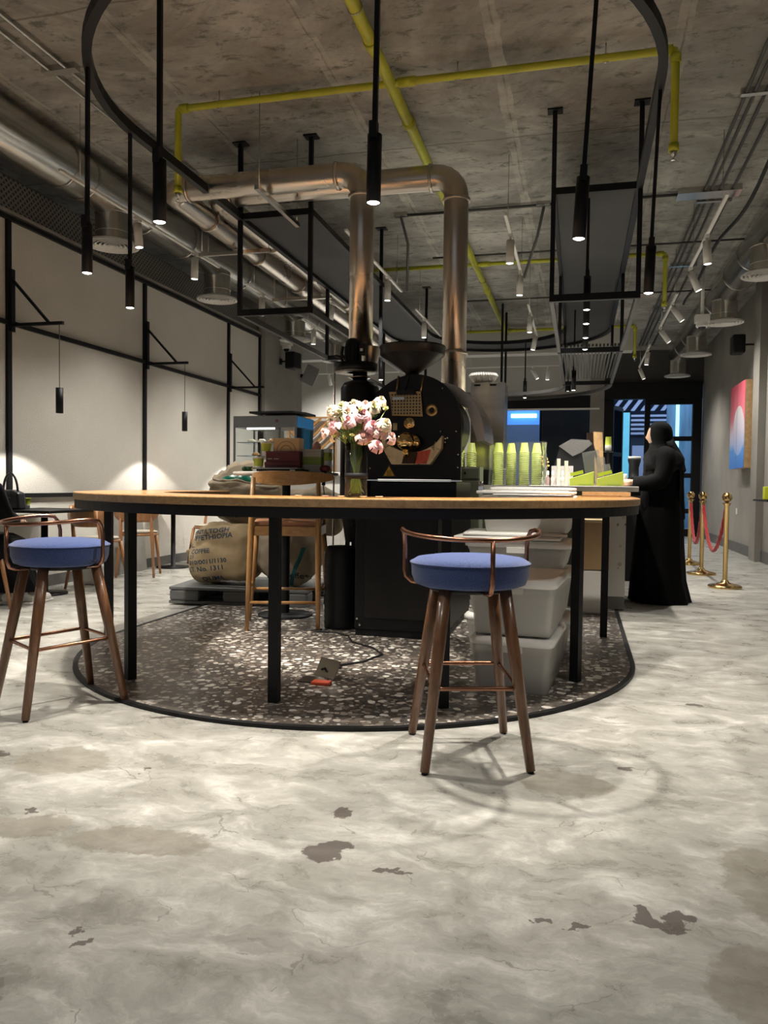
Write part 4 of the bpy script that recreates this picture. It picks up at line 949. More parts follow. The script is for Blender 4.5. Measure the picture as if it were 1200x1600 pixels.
# ------------------------------------------------------------------ wooden bar chair with curved back
bc = thing('wooden_bar_chair', 'oak bar chair with curved top rail and tan leather seat before the pedestal table', 'chair', (-2.0, 5.05, .014))
legsn = [((-2.205, 4.88), (-2.185, 4.93), 1.075), ((-1.735, 5.02), (-1.745, 5.03), 1.075), ((-2.36, 5.26), (-2.31, 5.30), .77), ((-1.80, 5.44), (-1.84, 5.42), .77)]
for (x0, y0), (x1, y1), zt in legsn:
    bm = bmesh.new(); a, b = Vector((x0, y0, .014)), Vector((x1, y1, zt)); tube(bm, [a, a.lerp(b, .35), a.lerp(b, .68), b], [.014, .020, .022, .016], 12); obj('leg', bm, oak, bc)
bm = bmesh.new(); c4 = [(-2.20, 4.92), (-1.74, 5.03), (-1.83, 5.42), (-2.32, 5.28)]
for k in range(4):
    p, q = c4[k], c4[(k + 1) % 4]; b = bmesh.new()
    d = Vector((q[0] - p[0], q[1] - p[1], 0)).normalized(); nn = Vector((-d.y, d.x, 0)) * .012
    prism(bm, [(p[0] - nn.x, p[1] - nn.y), (q[0] - nn.x, q[1] - nn.y), (q[0] + nn.x, q[1] + nn.y), (p[0] + nn.x, p[1] + nn.y)], .672, .735)
obj('seat_rail', bm, oakh, bc)
bm = bmesh.new(); prism(bm, [(-2.19, 4.94), (-1.75, 5.045), (-1.835, 5.41), (-2.31, 5.275)], .735, .775); bevel(bm, .014, 3); obj('seat_pad', bm, mat('tan_leather', (.42, .20, .10), .4), bc)
bm = bmesh.new()
def lg(i, z): a, b, zt = legsn[i]; k = (z - .014) / (zt - .014); return (a[0] + (b[0] - a[0]) * k, a[1] + (b[1] - a[1]) * k, z)
for i, j, z in ((0, 1, .21), (2, 3, .25), (0, 2, .30), (1, 3, .30)): tube(bm, [lg(i, z), lg(j, z)], .011, 10)
obj('stretcher', bm, oakh, bc)
bm = bmesh.new(); N = 24; L_ = []
for k in range(N + 1):
    t = k / N; th = radians(-160 + 140 * t); h = .016 + .034 * sin(pi * t) ** .8
    cxx, cyy = -1.965 + .32 * cos(th), 5.20 + .28 * sin(th)
    zc = 1.075 + .004 * cos(2 * pi * t); wd = .011
    nx, ny = cos(th), sin(th)
    L_.append([bm.verts.new((cxx + nx * wd, cyy + ny * wd, zc - h)), bm.verts.new((cxx + nx * (wd - .004), cyy + ny * (wd - .004), zc + h)), bm.verts.new((cxx - nx * wd, cyy - ny * wd, zc + h)), bm.verts.new((cxx - nx * wd, cyy - ny * wd, zc - h))])
for a, b in zip(L_, L_[1:]):
    for k in range(4): bm.faces.new((a[k], a[(k + 1) % 4], b[(k + 1) % 4], b[k])).smooth = False
bm.faces.new(L_[0]); bm.faces.new(list(reversed(L_[-1]))); bevel(bm, .004, 2); obj('top_rail', bm, oakh, bc)

# ------------------------------------------------------------------ pedestal table and the things on it
pt = thing('pedestal_table', 'high round marble-topped pedestal table behind the oak chair', 'table', (-2.19, 5.56, .014))
bm = bmesh.new(); lathe(bm, [(0, 0), (.21, 0), (.21, .012), (.05, .022), (0, .022)], n=40); obj('base', bm, black, pt, world=False)
bm = bmesh.new(); lathe(bm, [(.032, .02), (.032, 1.075)], n=20); lathe(bm, [(0, 1.04), (.12, 1.06), (.12, 1.078), (0, 1.078)], n=24); obj('column', bm, black, pt, world=False)
bm = bmesh.new(); lathe(bm, [(0, 1.078), (.395, 1.078), (.405, 1.088), (.405, 1.100), (.40, 1.106), (0, 1.106)], n=56); obj('table_top', bm, marble, pt, world=False)
TZ = 1.121
def cup(name, x, y, z, label, group=None, lid=True, h=.105, r0=.028, r1=.041, lower=True):
    t = thing(name, label, 'cup', (x, y, z), 0, group)
    bm = bmesh.new(); zs = h * .42
    lathe(bm, [(0, .002), (r0, 0), (r0 + (r1 - r0) * .42, zs)], n=24, mi=1 if lower else 0); lathe(bm, [(r0 + (r1 - r0) * .42, zs), (r1, h), (r1 + .003, h + .003), (r1 - .001, h + .003), (r1 - .003, h)], n=24, mi=0)
    obj('cup_wall', bm, [limecard, whitep], t, world=False)
    if lid:
        bm = bmesh.new(); lathe(bm, [(r1 + .004, h - .002), (r1 + .004, h + .006), (r1, h + .012), (r1 - .004, h + .013), (r1 - .007, h + .006), (0, h + .006)], n=24); obj('lid', bm, whitep, t, world=False)
    return t
cup('paper_cup', -2.395, 5.50, TZ, 'lower lime and white lidded paper cup on the marble table')
cup('paper_cup', -2.345, 5.53, TZ + .1155, 'upper lime and white paper cup stacked on the lower cup', )
cup('paper_cup', -2.275, 5.66, TZ, 'lime lidded paper cup hidden behind the maroon boxes, bottom of the rear pair')
cup('paper_cup', -2.275, 5.66, TZ + .1155, 'lime lidded paper cup behind the upper stacked cup')
def carton(name, x0, y0, z0, x1, y1, z1, m, label, cat, lidh=.35, lm=None, rz=0, group=None):
    c = ((x0 + x1) / 2, (y0 + y1) / 2, z0)
    t = thing(name, label, cat, c, rz, group); a, b, h = (x1 - x0) / 2, (y1 - y0) / 2, z1 - z0
    obj('box_body', bevel(box(-a + .002, -b + .002, 0, a - .002, b - .002, h * (1 - lidh)), .002), m, t, world=False)
    obj('box_lid', bevel(box(-a, -b, h * (1 - lidh) + .0008, a, b, h), .002), lm or m, t, world=False)
    return t
mb = carton('gift_box', -2.305, 5.40, TZ, -2.02, 5.58, TZ + .075, maroon, 'lower maroon box on the marble table', 'box')
mb = carton('gift_box', -2.300, 5.41, TZ + .0755, -2.025, 5.58, TZ + .155, maroon, 'upper maroon box with faint pale lettering on the marble table', 'box', .12)
bm = box(-.12, -.0862, .02, -.085, -.0858, .026); bx(bm, -.07, -.0862, .02, -.03, -.0858, .026); obj('printed_line', bm, greycard, mb, world=False)
kb = thing('cardboard_box', 'kraft cardboard box with circular print standing on the maroon boxes', 'box', (-2.15, 5.50, TZ + .156))
obj('box_body', bevel(box(-.105, -.05, 0, .105, .05, .10), .002), kraft, kb, world=False)
bm = bmesh.new()
for r_ in (.075, .045): tube(bm, [(r_ * cos(a), -.0505, r_ * sin(a)) for a in [pi * k / 24 for k in range(25)]], .0022, 5)
obj('printed_rings', bm, mat('brown_ink', (.16, .11, .07), .8), kb, world=False)
for k, (x, y, z, m, lm, lab) in enumerate(((-1.95, 5.52, TZ, greycard, greycard, 'bottom pale grey box of the stack on the marble table'), (-1.95, 5.52, TZ + .058, greenbox, greenbox, 'olive green box in the middle of the stack on the marble table'), (-1.95, 5.52, TZ + .116, greycard, greycard, 'top grey box of the stack on the marble table'))):
    carton('small_box', x - .075, y - .06, z, x + .075, y + .06, z + .0575, m, lab, 'box', .3, lm)
for k, lab in enumerate(('lime and white milk carton right of the grey boxes, lowest', 'lime and white carton right of the grey boxes, middle', 'lime and white carton right of the grey boxes, topmost')):
    carton('small_carton', -1.868, 5.50, TZ + k * .06, -1.825, 5.58, TZ + k * .06 + .0595, whitep if k % 2 else limecard, lab, 'carton', .5, limecard if k % 2 else whitep)
carton('small_carton', -2.058 + .04, 5.62, TZ, -2.0, 5.70, TZ + .13, greenbox, 'olive carton between the maroon and grey boxes', 'carton', .4, whitep, group=None) if False else None
jr = thing('pink_jar', 'dusty pink lidded jar on top of the grey boxes', 'jar', (-1.935, 5.53, TZ + .1745))
bm = bmesh.new(); lathe(bm, [(0, 0), (.030, 0), (.033, .008), (.033, .030), (.026, .034)], n=24); obj('jar_body', bm, pinkm, jr, world=False)
bm = bmesh.new(); lathe(bm, [(.028, .034), (.028, .046), (.016, .049), (.016, .060), (0, .061)], n=24); obj('jar_lid', bm, pinkm, jr, world=False)
lp = thing('laptop', 'closed silver laptop on a black one at the front of the marble table', 'laptop', (-2.12, 5.29, TZ))
obj('black_base', bevel(box(-.20, -.07, 0, .18, .09, .018), .004), blackp, lp, world=False); obj('silver_lid', bevel(box(-.19, -.075, .0185, .15, .08, .028), .003), chrome, lp, world=False)
bm = bmesh.new(); bx(bm, -.20, -.0715, .004, -.17, -.0702, .014); bx(bm, .09, -.0715, .004, .13, -.0702, .014); obj('white_port_label', bm, whitep, lp, world=False)
sc_ = thing('barcode_scanner', 'dark red and black handheld scanner hanging over the marble table edge', 'scanner', (-1.83, 5.42, TZ + .002))
bm = bmesh.new(); lathe(bm, [(0, 0), (.03, .004), (.042, .02), (.036, .042), (.015, .05), (0, .05)], n=20, ell=.8); obj('scanner_head', bm, mat('dark_red_plastic', (.12, .01, .015), .3), sc_, world=False)
bm = bmesh.new(); tube(bm, [(0, -.01, .01), (.005, -.03, -.04), (.0, -.035, -.10)], [.016, .013, .014], 10); tube(bm, [(0, -.035, -.10), (.005, -.03, -.16), (-.02, -.02, -.30), (.03, 0, -.6), (0, 0, -1.0)], .004, 6); obj('scanner_handle', bm, blackp, sc_, world=False)
vg = thing('green_pepper', 'small dark green plant clump at the left end of the marble table', 'plant', (-2.50, 5.52, TZ))
bm = bmesh.new()
for k in range(9):
    a = k * 2.4; r_ = .012 + .004 * k; b = bmesh.new()
    lathe(bm, [(0, 0), (.018, .01), (.022, .025), (.012, .04), (0, .043)], .035 * cos(a) * (k / 9), .03 * sin(a) * (k / 9), 10)
obj('leaf_clump', bm, mat('dark_green', (.01, .06, .02), .6), vg, world=False)
bm = bmesh.new(); tube(bm, [(.04, 0, .02), (.07, -.01, .035), (.10, .0, .02), (.14, -.01, .008)], .01, 8); obj('stalk', bm, mat('pale_stalk', (.4, .28, .16), .6), vg, world=False)

# ------------------------------------------------------------------ pallet and sacks
pa = thing('plastic_pallet', 'dark grey plastic pallet under the coffee sacks', 'pallet', (-2.79, 6.30, .014), radians(6))
W, D = .60, .42
bm = box(-W, -D, .115, W, D, .14); bm = bevel(bm, .004, 1); obj('deck', bm, pallet_m, pa, world=False)
for x in (-W, -.13, W - .26):
    for y in (-D, -.10, D - .2):
        bm = bevel(box(x, y, .022, x + .26, y + .2, .115), .02, 2); obj('block', bm, pallet_m, pa, world=False)
bm = bmesh.new()
for y in (-D, -.10, D - .2): bx(bm, -W, y, 0, W, y + .2, .022)
obj('skid', bm, pallet_m, pa, world=False)

def sack(name, label, c, dim, m, seed, tilt=0., open_top=False, ears=True):
    bm = bmesh.new(); nu, nv = 56, 36; rings = []
    a, b, h = dim[0] / 2, dim[1] / 2, dim[2] / 2
    def sg_(v, e): return math.copysign(abs(v) ** e, v)
    for i in range(nv + 1):
        ph = -pi / 2 + pi * i / nv
        if open_top and ph > .95: break
        rg = []
        for j in range(nu):
            th = 2 * pi * j / nu
            x = a * sg_(cos(ph), .55) * sg_(cos(th), .75); y = b * sg_(cos(ph), .55) * sg_(sin(th), .75); z = h * sg_(sin(ph), .75)
            z = z * (1 - .16 * (x / a) ** 2 * (1 if z > 0 else .2))
            p = Vector((x, y, z))
            n_ = noise.noise(p * 4.5 + Vector((seed, 0, 0))) * .06 + noise.noise(p * 12 + Vector((0, seed, 0))) * .022
            n_ -= .016 * max(0, 1 - abs(math.sin(7 * x + 4 * z + 3 * noise.noise(p * 3) + seed)) * 4)
            d = Vector((x, y, z)).normalized(); rg.append(p + d * n_)
        rings.append(rg)
    if open_top:
        top = rings[-1]
        for s, dz in ((1.06, .03), (1.10, .0), (1.08, -.035)): rings.append([Vector((p.x * s, p.y * s, p.z + dz + .012 * sin(5 * k / 3.))) for k, p in enumerate(top)])
        # inner wall
        inn = [[Vector((p.x * .96, p.y * .96, p.z)) for p in top], [Vector((p.x * .9, p.y * .9, p.z - .10)) for p in top]]
    V = [[bm.verts.new(p) for p in rg] for rg in rings]
    def link(A, B):
        for j in range(nu):
            f = bm.faces.new((A[j], A[(j + 1) % nu], B[(j + 1) % nu], B[j])); f.smooth = True
    for A, B in zip(V, V[1:]): link(A, B)
    if open_top:
        I = [[bm.verts.new(p) for p in rg] for rg in inn]; link(V[-4], I[0]); link(I[0], I[1]); bm.faces.new(I[1])
    bmesh.ops.remove_doubles(bm, verts=bm.verts, dist=.0005)
    if ears:
        for sx in (-1, 1):
            lathe(bm, [(0, -.03), (.022, -.02), (.012, 0), (.03, .02), (.022, .035), (0, .04)], sx * a * .97, -b * .3, 12, mi=0)
            for v in list(bm.verts)[-0:]: pass
    if open_top:
        for v in bm.verts:
            if v.co.z > 0: v.co.z -= .20 * (v.co.z / h) * max(0, min(1, .5 - v.co.y / b * .7)) + .06 * (v.co.z / h) * max(0, v.co.x / a)
    if tilt: rot(bm, Matrix.Rotation(tilt, 3, 'Y'))
    lo = min(v.co.z for v in bm.verts)
    mv(bm, (0, 0, -lo))
    bv = BVHTree.FromBMesh(bm)
    t = thing(name, label, 'sack', (c[0], c[1], c[2]))
    t['_'] = 0; del t['_']
    obj('sack_body', bm, m, t, world=False)
    return t, bv
def stamp(t, bv, s, size, x, z, m, rotz=0., kind='printed_text', sx=1.):
    bm = text_mesh(s, size, 'LEFT'); bmesh.ops.triangulate(bm, faces=bm.faces)
    bmesh.ops.subdivide_edges(bm, edges=[e for e in bm.edges if e.calc_length() > size * .35], cuts=1)
    cr, sr = cos(rotz), sin(rotz); ok = True
    for v in bm.verts:
        px_, pz_ = v.co.x * sx, v.co.y
        X_, Z_ = x + px_ * cr - pz_ * sr, z + px_ * sr + pz_ * cr
        hit = bv.ray_cast(Vector((X_, -1.5, Z_)), Vector((0, 1, 0)))
        if hit[0] is None: v.co = (X_, 0, Z_); v.tag = True
        else: v.co = hit[0] + Vector((0, -.0025, 0))
    bad = [v for v in bm.verts if v.tag]
    if bad: bmesh.ops.delete(bm, geom=bad, context='VERTS')
    if len(bm.verts) < 3: bm.free(); return
    obj(kind, bm, m, t, world=False)
PZ = .155
tA, bA = sack('coffee_sack', 'bulging burlap coffee sack with blue stencilled ETHIOPIA print, front left on the pallet', (-2.985, 6.17, PZ), (.66, .46, .52), burlap, 1.3, radians(-4))
for k, (s, z, sz, xo) in enumerate((('PNT/LTDGH', .425, .042, -.24), ('OFFETHIOPIA', .370, .046, -.27), ('L.', .315, .034, -.27), ('COFFEE', .262, .040, -.25), ('21', .222, .034, -.25), ('2010/0011/1130', .165, .040, -.28), ('LT. No. 1311', .105, .044, -.27), ('DIUMA', .035, .04, -.12))):
    stamp(tA, bA, s, sz * 1.3, xo, z, inkb, radians(7), sx=1.15)
tB, bB = sack('coffee_sack', 'burlap coffee sack with teal stripe and dark print, front right on the pallet', (-2.41, 6.20, PZ), (.56, .44, .50), burlap2, 4.1, radians(3))
stamp(tB, bB, 'sa Coffee Co', .075, -.06, .10, ink, radians(-4)); 
bm = bmesh.new(); g_ = []
for k in range(16):
    z = .02 + k * .022; rw = []
    for q in range(4):
        x = .04 + z * .42 + q * .011; hit = bB.ray_cast(Vector((x, -1.5, z)), Vector((0, 1, 0)))
        rw.append(bm.verts.new((hit[0] if hit[0] else Vector((x, -.1, z))) + Vector((0, -.0025, 0))))
    g_.append(rw)
for a, b in zip(g_, g_[1:]):
    for q in range(3): bm.faces.new((a[q], a[q + 1], b[q + 1], b[q]))
obj('teal_stripe', bm, teal, tB, world=False)
tC, bC = sack('coffee_sack', 'open burlap sack with NATURAL print and green bag inside, back left on the pallet', (-2.93, 6.46, PZ + .46), (.70, .50, .62), burlap3, 7.7, 0, open_top=True, ears=False)
for s, z, xo in (('SUARNA BRASIL', .235, -.22), ('ARACUEL VERMELHA NATURAL', .195, -.26), ('SC 16/18 FC NY 2', .150, -.20), ('2017/2018 DAMDA', .105, -.20), ('LOT 2', .275, -.2)):
    stamp(tC, bC, s, .042, xo, z, ink, radians(3))
bm = bmesh.new(); lathe(bm, [(0, .0), (.17, .05), (.22, .12), (.19, .18), (.12, .21), (0, .20)], n=32, ell=.7)
for v in bm.verts:
    v.co += v.co.normalized() * noise.noise(v.co * 16) * .05
mv(bm, (-2.95, 6.44, PZ + .745)); gb = obj('green_liner_bag', bm, greenbag); tag(gb, 'crumpled green plastic bag inside the open coffee sack', 'bag')
tD, bD = sack('coffee_sack', 'plain burlap sack at the back right of the pallet, under the marble table', (-2.30, 6.53, PZ + .40), (.62, .44, .42), burlap2, 11.2, radians(2))

# ------------------------------------------------------------------ plastic bins
def bin_(x, y, z, w_, d_, h_, label, rz=0., lid=True, fill=.7, group=None, fillm=None):
    t = thing('storage_bin', label, 'storage bin', (x, y, z), rz, group)
    bm = bmesh.new(); k = .90; hb = h_ - (.035 if lid else 0)
    def rr(a, b, r, n=5): 
        out = []
        for (sx, sy, a0) in ((1, 1, 0), (-1, 1, 90), (-1, -1, 180), (1, -1, 270)):
            for i in range(n + 1): an = radians(a0 + 90 * i / n); out.append((sx * (a - r) + r * cos(an), sy * (b - r) + r * sin(an)))
        return out
    def loft(bm, secs):
        V = [[bm.verts.new((p[0], p[1], zz)) for p in pl] for pl, zz in secs]
        for A, B in zip(V, V[1:]):
            for i in range(len(A)): bm.faces.new((A[i], A[(i + 1) % len(A)], B[(i + 1) % len(B)], B[i])).smooth = True
        return V
    a, b = w_ / 2, d_ / 2
    V = loft(bm, [(rr(a * k * .97, b * k * .97, .03), 0), (rr(a * k, b * k, .035), .012), (rr(a * .97, b * .97, .035), hb * .80), (rr(a * .985, b * .985, .035), hb * .81), (rr(a * .985, b * .985, .035), hb)])
    bm.faces.new(list(reversed(V[0]))); obj('bin_body', bm, binm, t, world=False)
    if fill:
        bm = bmesh.new(); V = loft(bm, [(rr(a * k * .94, b * k * .94, .03), .006), (rr(a * .93, b * .93, .03), hb * fill)]); bm.faces.new(list(reversed(V[0]))); bm.faces.new(V[1]); obj('contents', bm, fillm or mat('grey_contents', (.30, .30, .31), .8), t, world=False)
    if lid:
        bm = bmesh.new(); V = loft(bm, [(rr(a * 1.0, b, .04), hb - .012), (rr(a * 1.04, b * 1.03, .045), hb - .008), (rr(a * 1.04, b * 1.03, .045), hb + .012), (rr(a * .99, b * .99, .04), hb + .028), (rr(a * .93, b * .95, .04), hb + .030), (rr(a * .90, b * .93, .03), hb + .022)]); bm.faces.new(V[-1]); bm.faces.new(list(reversed(V[0]))); obj('bin_lid', bm, lidm, t, world=False)
        bm = bevel(box(-.06, -b * 1.045, hb - .045, .06, -b * .985, hb - .008), .004, 1); obj('latch', bm, binm, t, world=False)
    return t
bin_(-.285, 4.06, .014, .40, .60, .285, 'bottom translucent storage bin in the front stack behind the stool', radians(-5))
bin_(-.285, 4.07, .300, .42, .62, .285, 'second translucent storage bin in the front stack, on the bottom one', radians(-5))
for k, (z, h_, f, lab) in enumerate(((.014, .27, .6, 'lowest translucent bin of the rear stack, behind the front bins'), (.285, .27, .6, 'second translucent bin of the rear stack'), (.556, .165, .75, 'low translucent bin in the rear stack under the loose lids'))):
    bin_(-.335, 4.74, z, .60, .42, h_, lab, radians(-3), True, f)
def lid_(x, y, z, w_, d_, rz, label):
    bm = bevel(box(-w_ / 2, -d_ / 2, 0, w_ / 2, d_ / 2, .016), .006, 2); bx(bm, -w_ / 2 + .03, -d_ / 2 + .03, .016, w_ / 2 - .03, d_ / 2 - .03, .020)
    o = obj('bin_lid', bm, lidm); o.location = (x, y, z); o.rotation_euler = (0, 0, rz); tag(o, label, 'lid')
lid_(-.40, 4.72, .722, .62, .44, radians(-2), 'lower loose bin lid under the big upper bin'); lid_(-.37, 4.73, .743, .60, .42, radians(3), 'upper loose bin lid under the big upper bin')
bin_(-.29, 4.76, .764, .54, .42, .225, 'large pale storage bin on top of the rear stack, behind the bar edge', radians(-2), True, 0)
lid_(-.30, 4.70, .990, .56, .40, radians(-2), 'white bin lid lying on the topmost bin, above the bar edge'); lid_(-.27, 4.76, 1.011, .50, .34, radians(2), 'smaller white bin lid on top of the lid pile')
bm = bmesh.new(); tube(bm, [(-.57, 4.62, 1.01), (-.57, 4.62, 1.06)], .012, 8); bx(bm, -.585, 4.60, 1.01, -.555, 4.64, 1.03); ck = obj('clip', bm, chrome); tag(ck, 'small metal clip standing at the left end of the lid pile', 'clip')

# carton and white bin beside the counter end
carton('cardboard_box', .02, 6.35, .375, .245, 6.62, .775, card, 'brown cardboard box on a white bin beside the terrazzo-faced counter end', 'box', .06, kraft)
o = obj('white_bin', bevel(box(.02, 6.36, .014, .235, 6.6, .374), .02), whitep); tag(o, 'plain white bin under the brown cardboard box', 'bin')
bm = bmesh.new(); bx(bm, 0, 0, 0, .01, .03, .42); rot(bm, Matrix.Rotation(radians(8), 3, 'Y')); mv(bm, (.26, 6.58, .36)); 
bm.free()

# wooden tray on the right arm
tr_ = thing('wooden_tray', 'shallow wooden tray at the right end of the bar top', 'tray', (.17, 5.38, .9735))
bm = bmesh.new(); bx(bm, -.15, -.22, 0, .15, .22, .008); obj('tray_base', bm, edgewood, tr_, world=False)
bm = bmesh.new(); bx(bm, -.15, -.22, .008, -.14, .22, .03); bx(bm, .14, -.22, .008, .15, .22, .03); bx(bm, -.14, -.22, .008, .14, -.21, .03); bx(bm, -.14, .21, .008, .14, .22, .03); obj('tray_rim', bm, plywood, tr_, world=False)

# ------------------------------------------------------------------ vase with roses
VX, VY, VZ = -.985, 3.36, .9735
va = thing('glass_vase', 'tall clear cylinder vase with a black ribbon band on the bar top', 'vase', (VX, VY, VZ))
bm = bmesh.new(); lathe(bm, [(0, 0), (.048, 0), (.051, .004), (.051, .245), (.0485, .245), (.0485, .012), (0, .012)], n=40); obj('glass_wall', bm, film_material('vase_glass', (.95, .98, .96), .80, .008), va, world=False)
bm = bmesh.new(); lathe(bm, [(0, .0125), (.0482, .0125), (.0482, .12), (0, .12)], n=40); obj('water', bm, film_material('vase_water_film', (.90, .95, .88), .94), va, world=False)
bm = bmesh.new(); lathe(bm, [(.0515, .084), (.0528, .084), (.0528, .110), (.0515, .110)], n=40); obj('ribbon_band', bm, mat('black_ribbon', (.008, .009, .011), .6, spec=.2), va, world=False)
def bloom_bm(seed, r=.024, openn=1.):
    rr_ = random.Random(seed); bm = bmesh.new()
    for ring_, (np_, rad, tilt, hgt) in enumerate(((3, .26, .1, .92), (4, .46, .6, .98), (5, .72, 1.6, .95), (6, .98, 2.9 * openn, .85))):
        for k in range(np_):
            a0 = 2 * pi * k / np_ + ring_ * .7 + rr_.uniform(-.2, .2); wd = 2 * pi / np_ * .72; g_ = []
            for i in range(5):
                v = i / 4; row = []
                for j in range(7):
                    u = (j / 6 - .5) * 2; a = a0 + u * wd * (0.55 + .45 * sin(pi * min(1, v + .25)))
                    rad_ = r * rad * (.45 + .55 * sin(v * pi * .5)) + r * .10 * tilt * v * v * 2.2 + r * .05 * u * u
                    z = r * (-.55 + 1.35 * v * hgt - .35 * tilt * v * v * v * 1.6) - r * .12 * u * u * v
                    row.append(bm.verts.new((rad_ * cos(a), rad_ * sin(a), z + rr_.uniform(-.02, .02) * r)))
                g_.append(row)
            for i in range(4):
                for j in range(6): bm.faces.new((g_[i][j], g_[i][j + 1], g_[i + 1][j + 1], g_[i + 1][j])).smooth = True
    return bm
def sepal_bm(r=.024):
    bm = bmesh.new(); lathe(bm, [(.003, -.95 * r), (.30 * r, -.75 * r), (.42 * r, -.5 * r), (.36 * r, -.3 * r)], n=10)
    for k in range(5):
        a = 2 * pi * k / 5; p = [(.25, -.6), (.55, -.45), (.85, -.5)]; 
        v = [bm.verts.new((q[0] * r * cos(a + s), q[0] * r * sin(a + s), q[1] * r)) for q, s in ((p[0], -.3), (p[1], -.25), (p[2], 0), (p[1], .25), (p[0], .3))]; bm.faces.new(v)
    return bm
BM = {}
def bloom_mesh(kind, seed):
    key = (kind, seed)
    if key not in BM:
        me = bpy.data.meshes.new('bloom'); b = bloom_bm(seed, .024 if kind != 'bud' else .012, 1.1 if kind != 'bud' else .2); bmesh.ops.recalc_face_normals(b, faces=b.faces); b.to_mesh(me); b.free()
        me.materials.append({'cream': creamp, 'pale': pinkp, 'deep': deepp, 'bud': budm}[kind]); BM[key] = me
    return BM[key]
sep_me = bpy.data.meshes.new('sepals'); b = sepal_bm(); b.to_mesh(sep_me); b.free(); sep_me.materials.append(stem_m)
# bloom positions from left to right: (side, height above bar top, depth, kind)
ROSES = [(-.155, .30, 0, 'pale'), (-.135, .355, .03, 'cream'), (-.12, .40, -.01, 'cream'), (-.098, .325, -.05, 'deep'), (-.085, .375, -.03, 'cream'), (-.075, .42, .02, 'cream'), (-.055, .345, .05, 'pale'),
         (-.04, .395, .0, 'pale'), (-.028, .43, .04, 'cream'), (-.022, .345, -.065, 'deep'), (-.005, .405, .06, 'pale'), (.01, .38, -.01, 'cream'), (.035, .425, .02, 'pale'), (.045, .375, -.06, 'deep'), (.055, .40, .0, 'cream'),
         (.075, .33, .04, 'pale'), (.085, .415, -.02, 'cream'), (.09, .325, -.05, 'deep'), (.105, .445, .03, 'cream'), (.045, .27, -.055, 'pale'), (.062, .29, -.03, 'deep'), (.115, .30, -.04, 'pale'), (.135, .31, .02, 'cream'), (.145, .335, -.03, 'cream'), (.165, .275, -.01, 'pale'), (.115, .235, -.06, 'deep'), (-.115, .285, .0, 'cream'), (-.065, .30, .05, 'cream'), (.0, .33, .06, 'pale')]
rl = random.Random(3)
special = {0: 'pale pink rose farthest left in the vase', 2: 'cream rose at the upper left of the bouquet', 3: 'deep pink rose at the left of the bouquet', 9: 'pink rose in the front centre of the bouquet', 13: 'open pink rose at the upper front centre of the bouquet', 18: 'cream rose highest and rightmost of the top roses', 25: 'pink rose hanging lowest at the right of the bouquet', 24: 'pale pink rose farthest right in the bouquet', 19: 'pale pink rose drooping at the lower front of the bouquet', 17: 'deep pink rose right of centre in the bouquet'}
for k, (sx, hz_, dy, kind) in enumerate(ROSES):
    head = Vector((sx * 1.02, dy, hz_ + .005)); foot = Vector((max(-.042, min(.042, -sx * .22 + rl.uniform(-.02, .02))), rl.uniform(-.015, .015), .018)); rim = Vector((max(-.044, min(.044, sx * .36 + rl.uniform(-.006, .006))), rl.uniform(-.012, .012), .235))
    col_ = {'cream': 'cream', 'pale': 'pale pink', 'deep': 'deeper pink'}[kind]
    t = thing('rose', special.get(k, col_ + ' rose among the middle blooms of the vase bouquet'), 'rose', (VX + head.x, VY + head.y, VZ + head.z), 0, 'roses in the glass vase')
    bmx = bmesh.new(); pts = [foot - head, (foot + rim) / 2 - head + Vector((rl.uniform(-.004, .004), 0, 0)), rim - head, (rim * .45 + head * .55) - head + Vector((-.012 * (1 if sx > 0 else -1), 0, .01)), Vector((0, 0, 0))]
    d_end = (pts[4] - pts[3]).normalized(); pts[4] = -d_end * .02
    tube(bmx, pts, .0023, 6); obj('stem', bmx, stem_m, t, world=False)
    face = Vector((d_end.x * .9, d_end.y * .6 - .55, .75)).normalized(); q = face.to_track_quat('Z', 'Y').to_euler()
    o = bpy.data.objects.new('bloom', bloom_mesh(kind, k % 4)); COL.objects.link(o); o.parent = t; o.rotation_euler = q; s_k = rl.uniform(.80, 1.02); o.scale = (s_k,) * 3
    o2 = bpy.data.objects.new('sepals', sep_me); COL.objects.link(o2); o2.parent = t; o2.rotation_euler = q; o2.scale = (s_k,) * 3
    if k % 3 == 0:
        bmx = bmesh.new(); m_ = pts[3]
        for s in (-1, 1):
            v = [bmx.verts.new(m_ + Vector(p)) for p in ((0, 0, 0), (s * .012, -.004, .010), (s * .03, -.006, .012), (s * .016, .002, -.004))]; bmx.faces.new(v)
        obj('leaf', bmx, leaf_m, t, world=False)
for k in range(34):   # small buds on thin stalks between the roses
    a = rl.uniform(0, 2 * pi); q = rl.uniform(.3, 1); hx, hy, hh = .14 * q * cos(a), .07 * q * sin(a), rl.uniform(.27, .42)
    t = thing('bud_sprig', 'pale green bud sprig between the roses in the vase', 'flower bud', (VX + hx, VY + hy, VZ + hh), 0, 'bud sprigs between the roses')
    bmx = bmesh.new(); tube(bmx, [Vector((-hx * 1.1, -hy, .03 - hh)), Vector((hx * .25 - hx, hy * .4 - hy, .235 - hh)), Vector((0, 0, -.008))], .0015, 5); obj('stem', bmx, stem_m, t, world=False)
    o = bpy.data.objects.new('bud', bloom_mesh('bud', k % 2)); COL.objects.link(o); o.parent = t; o.rotation_euler = (rl.uniform(-.7, .7), rl.uniform(-.7, .7), 0)
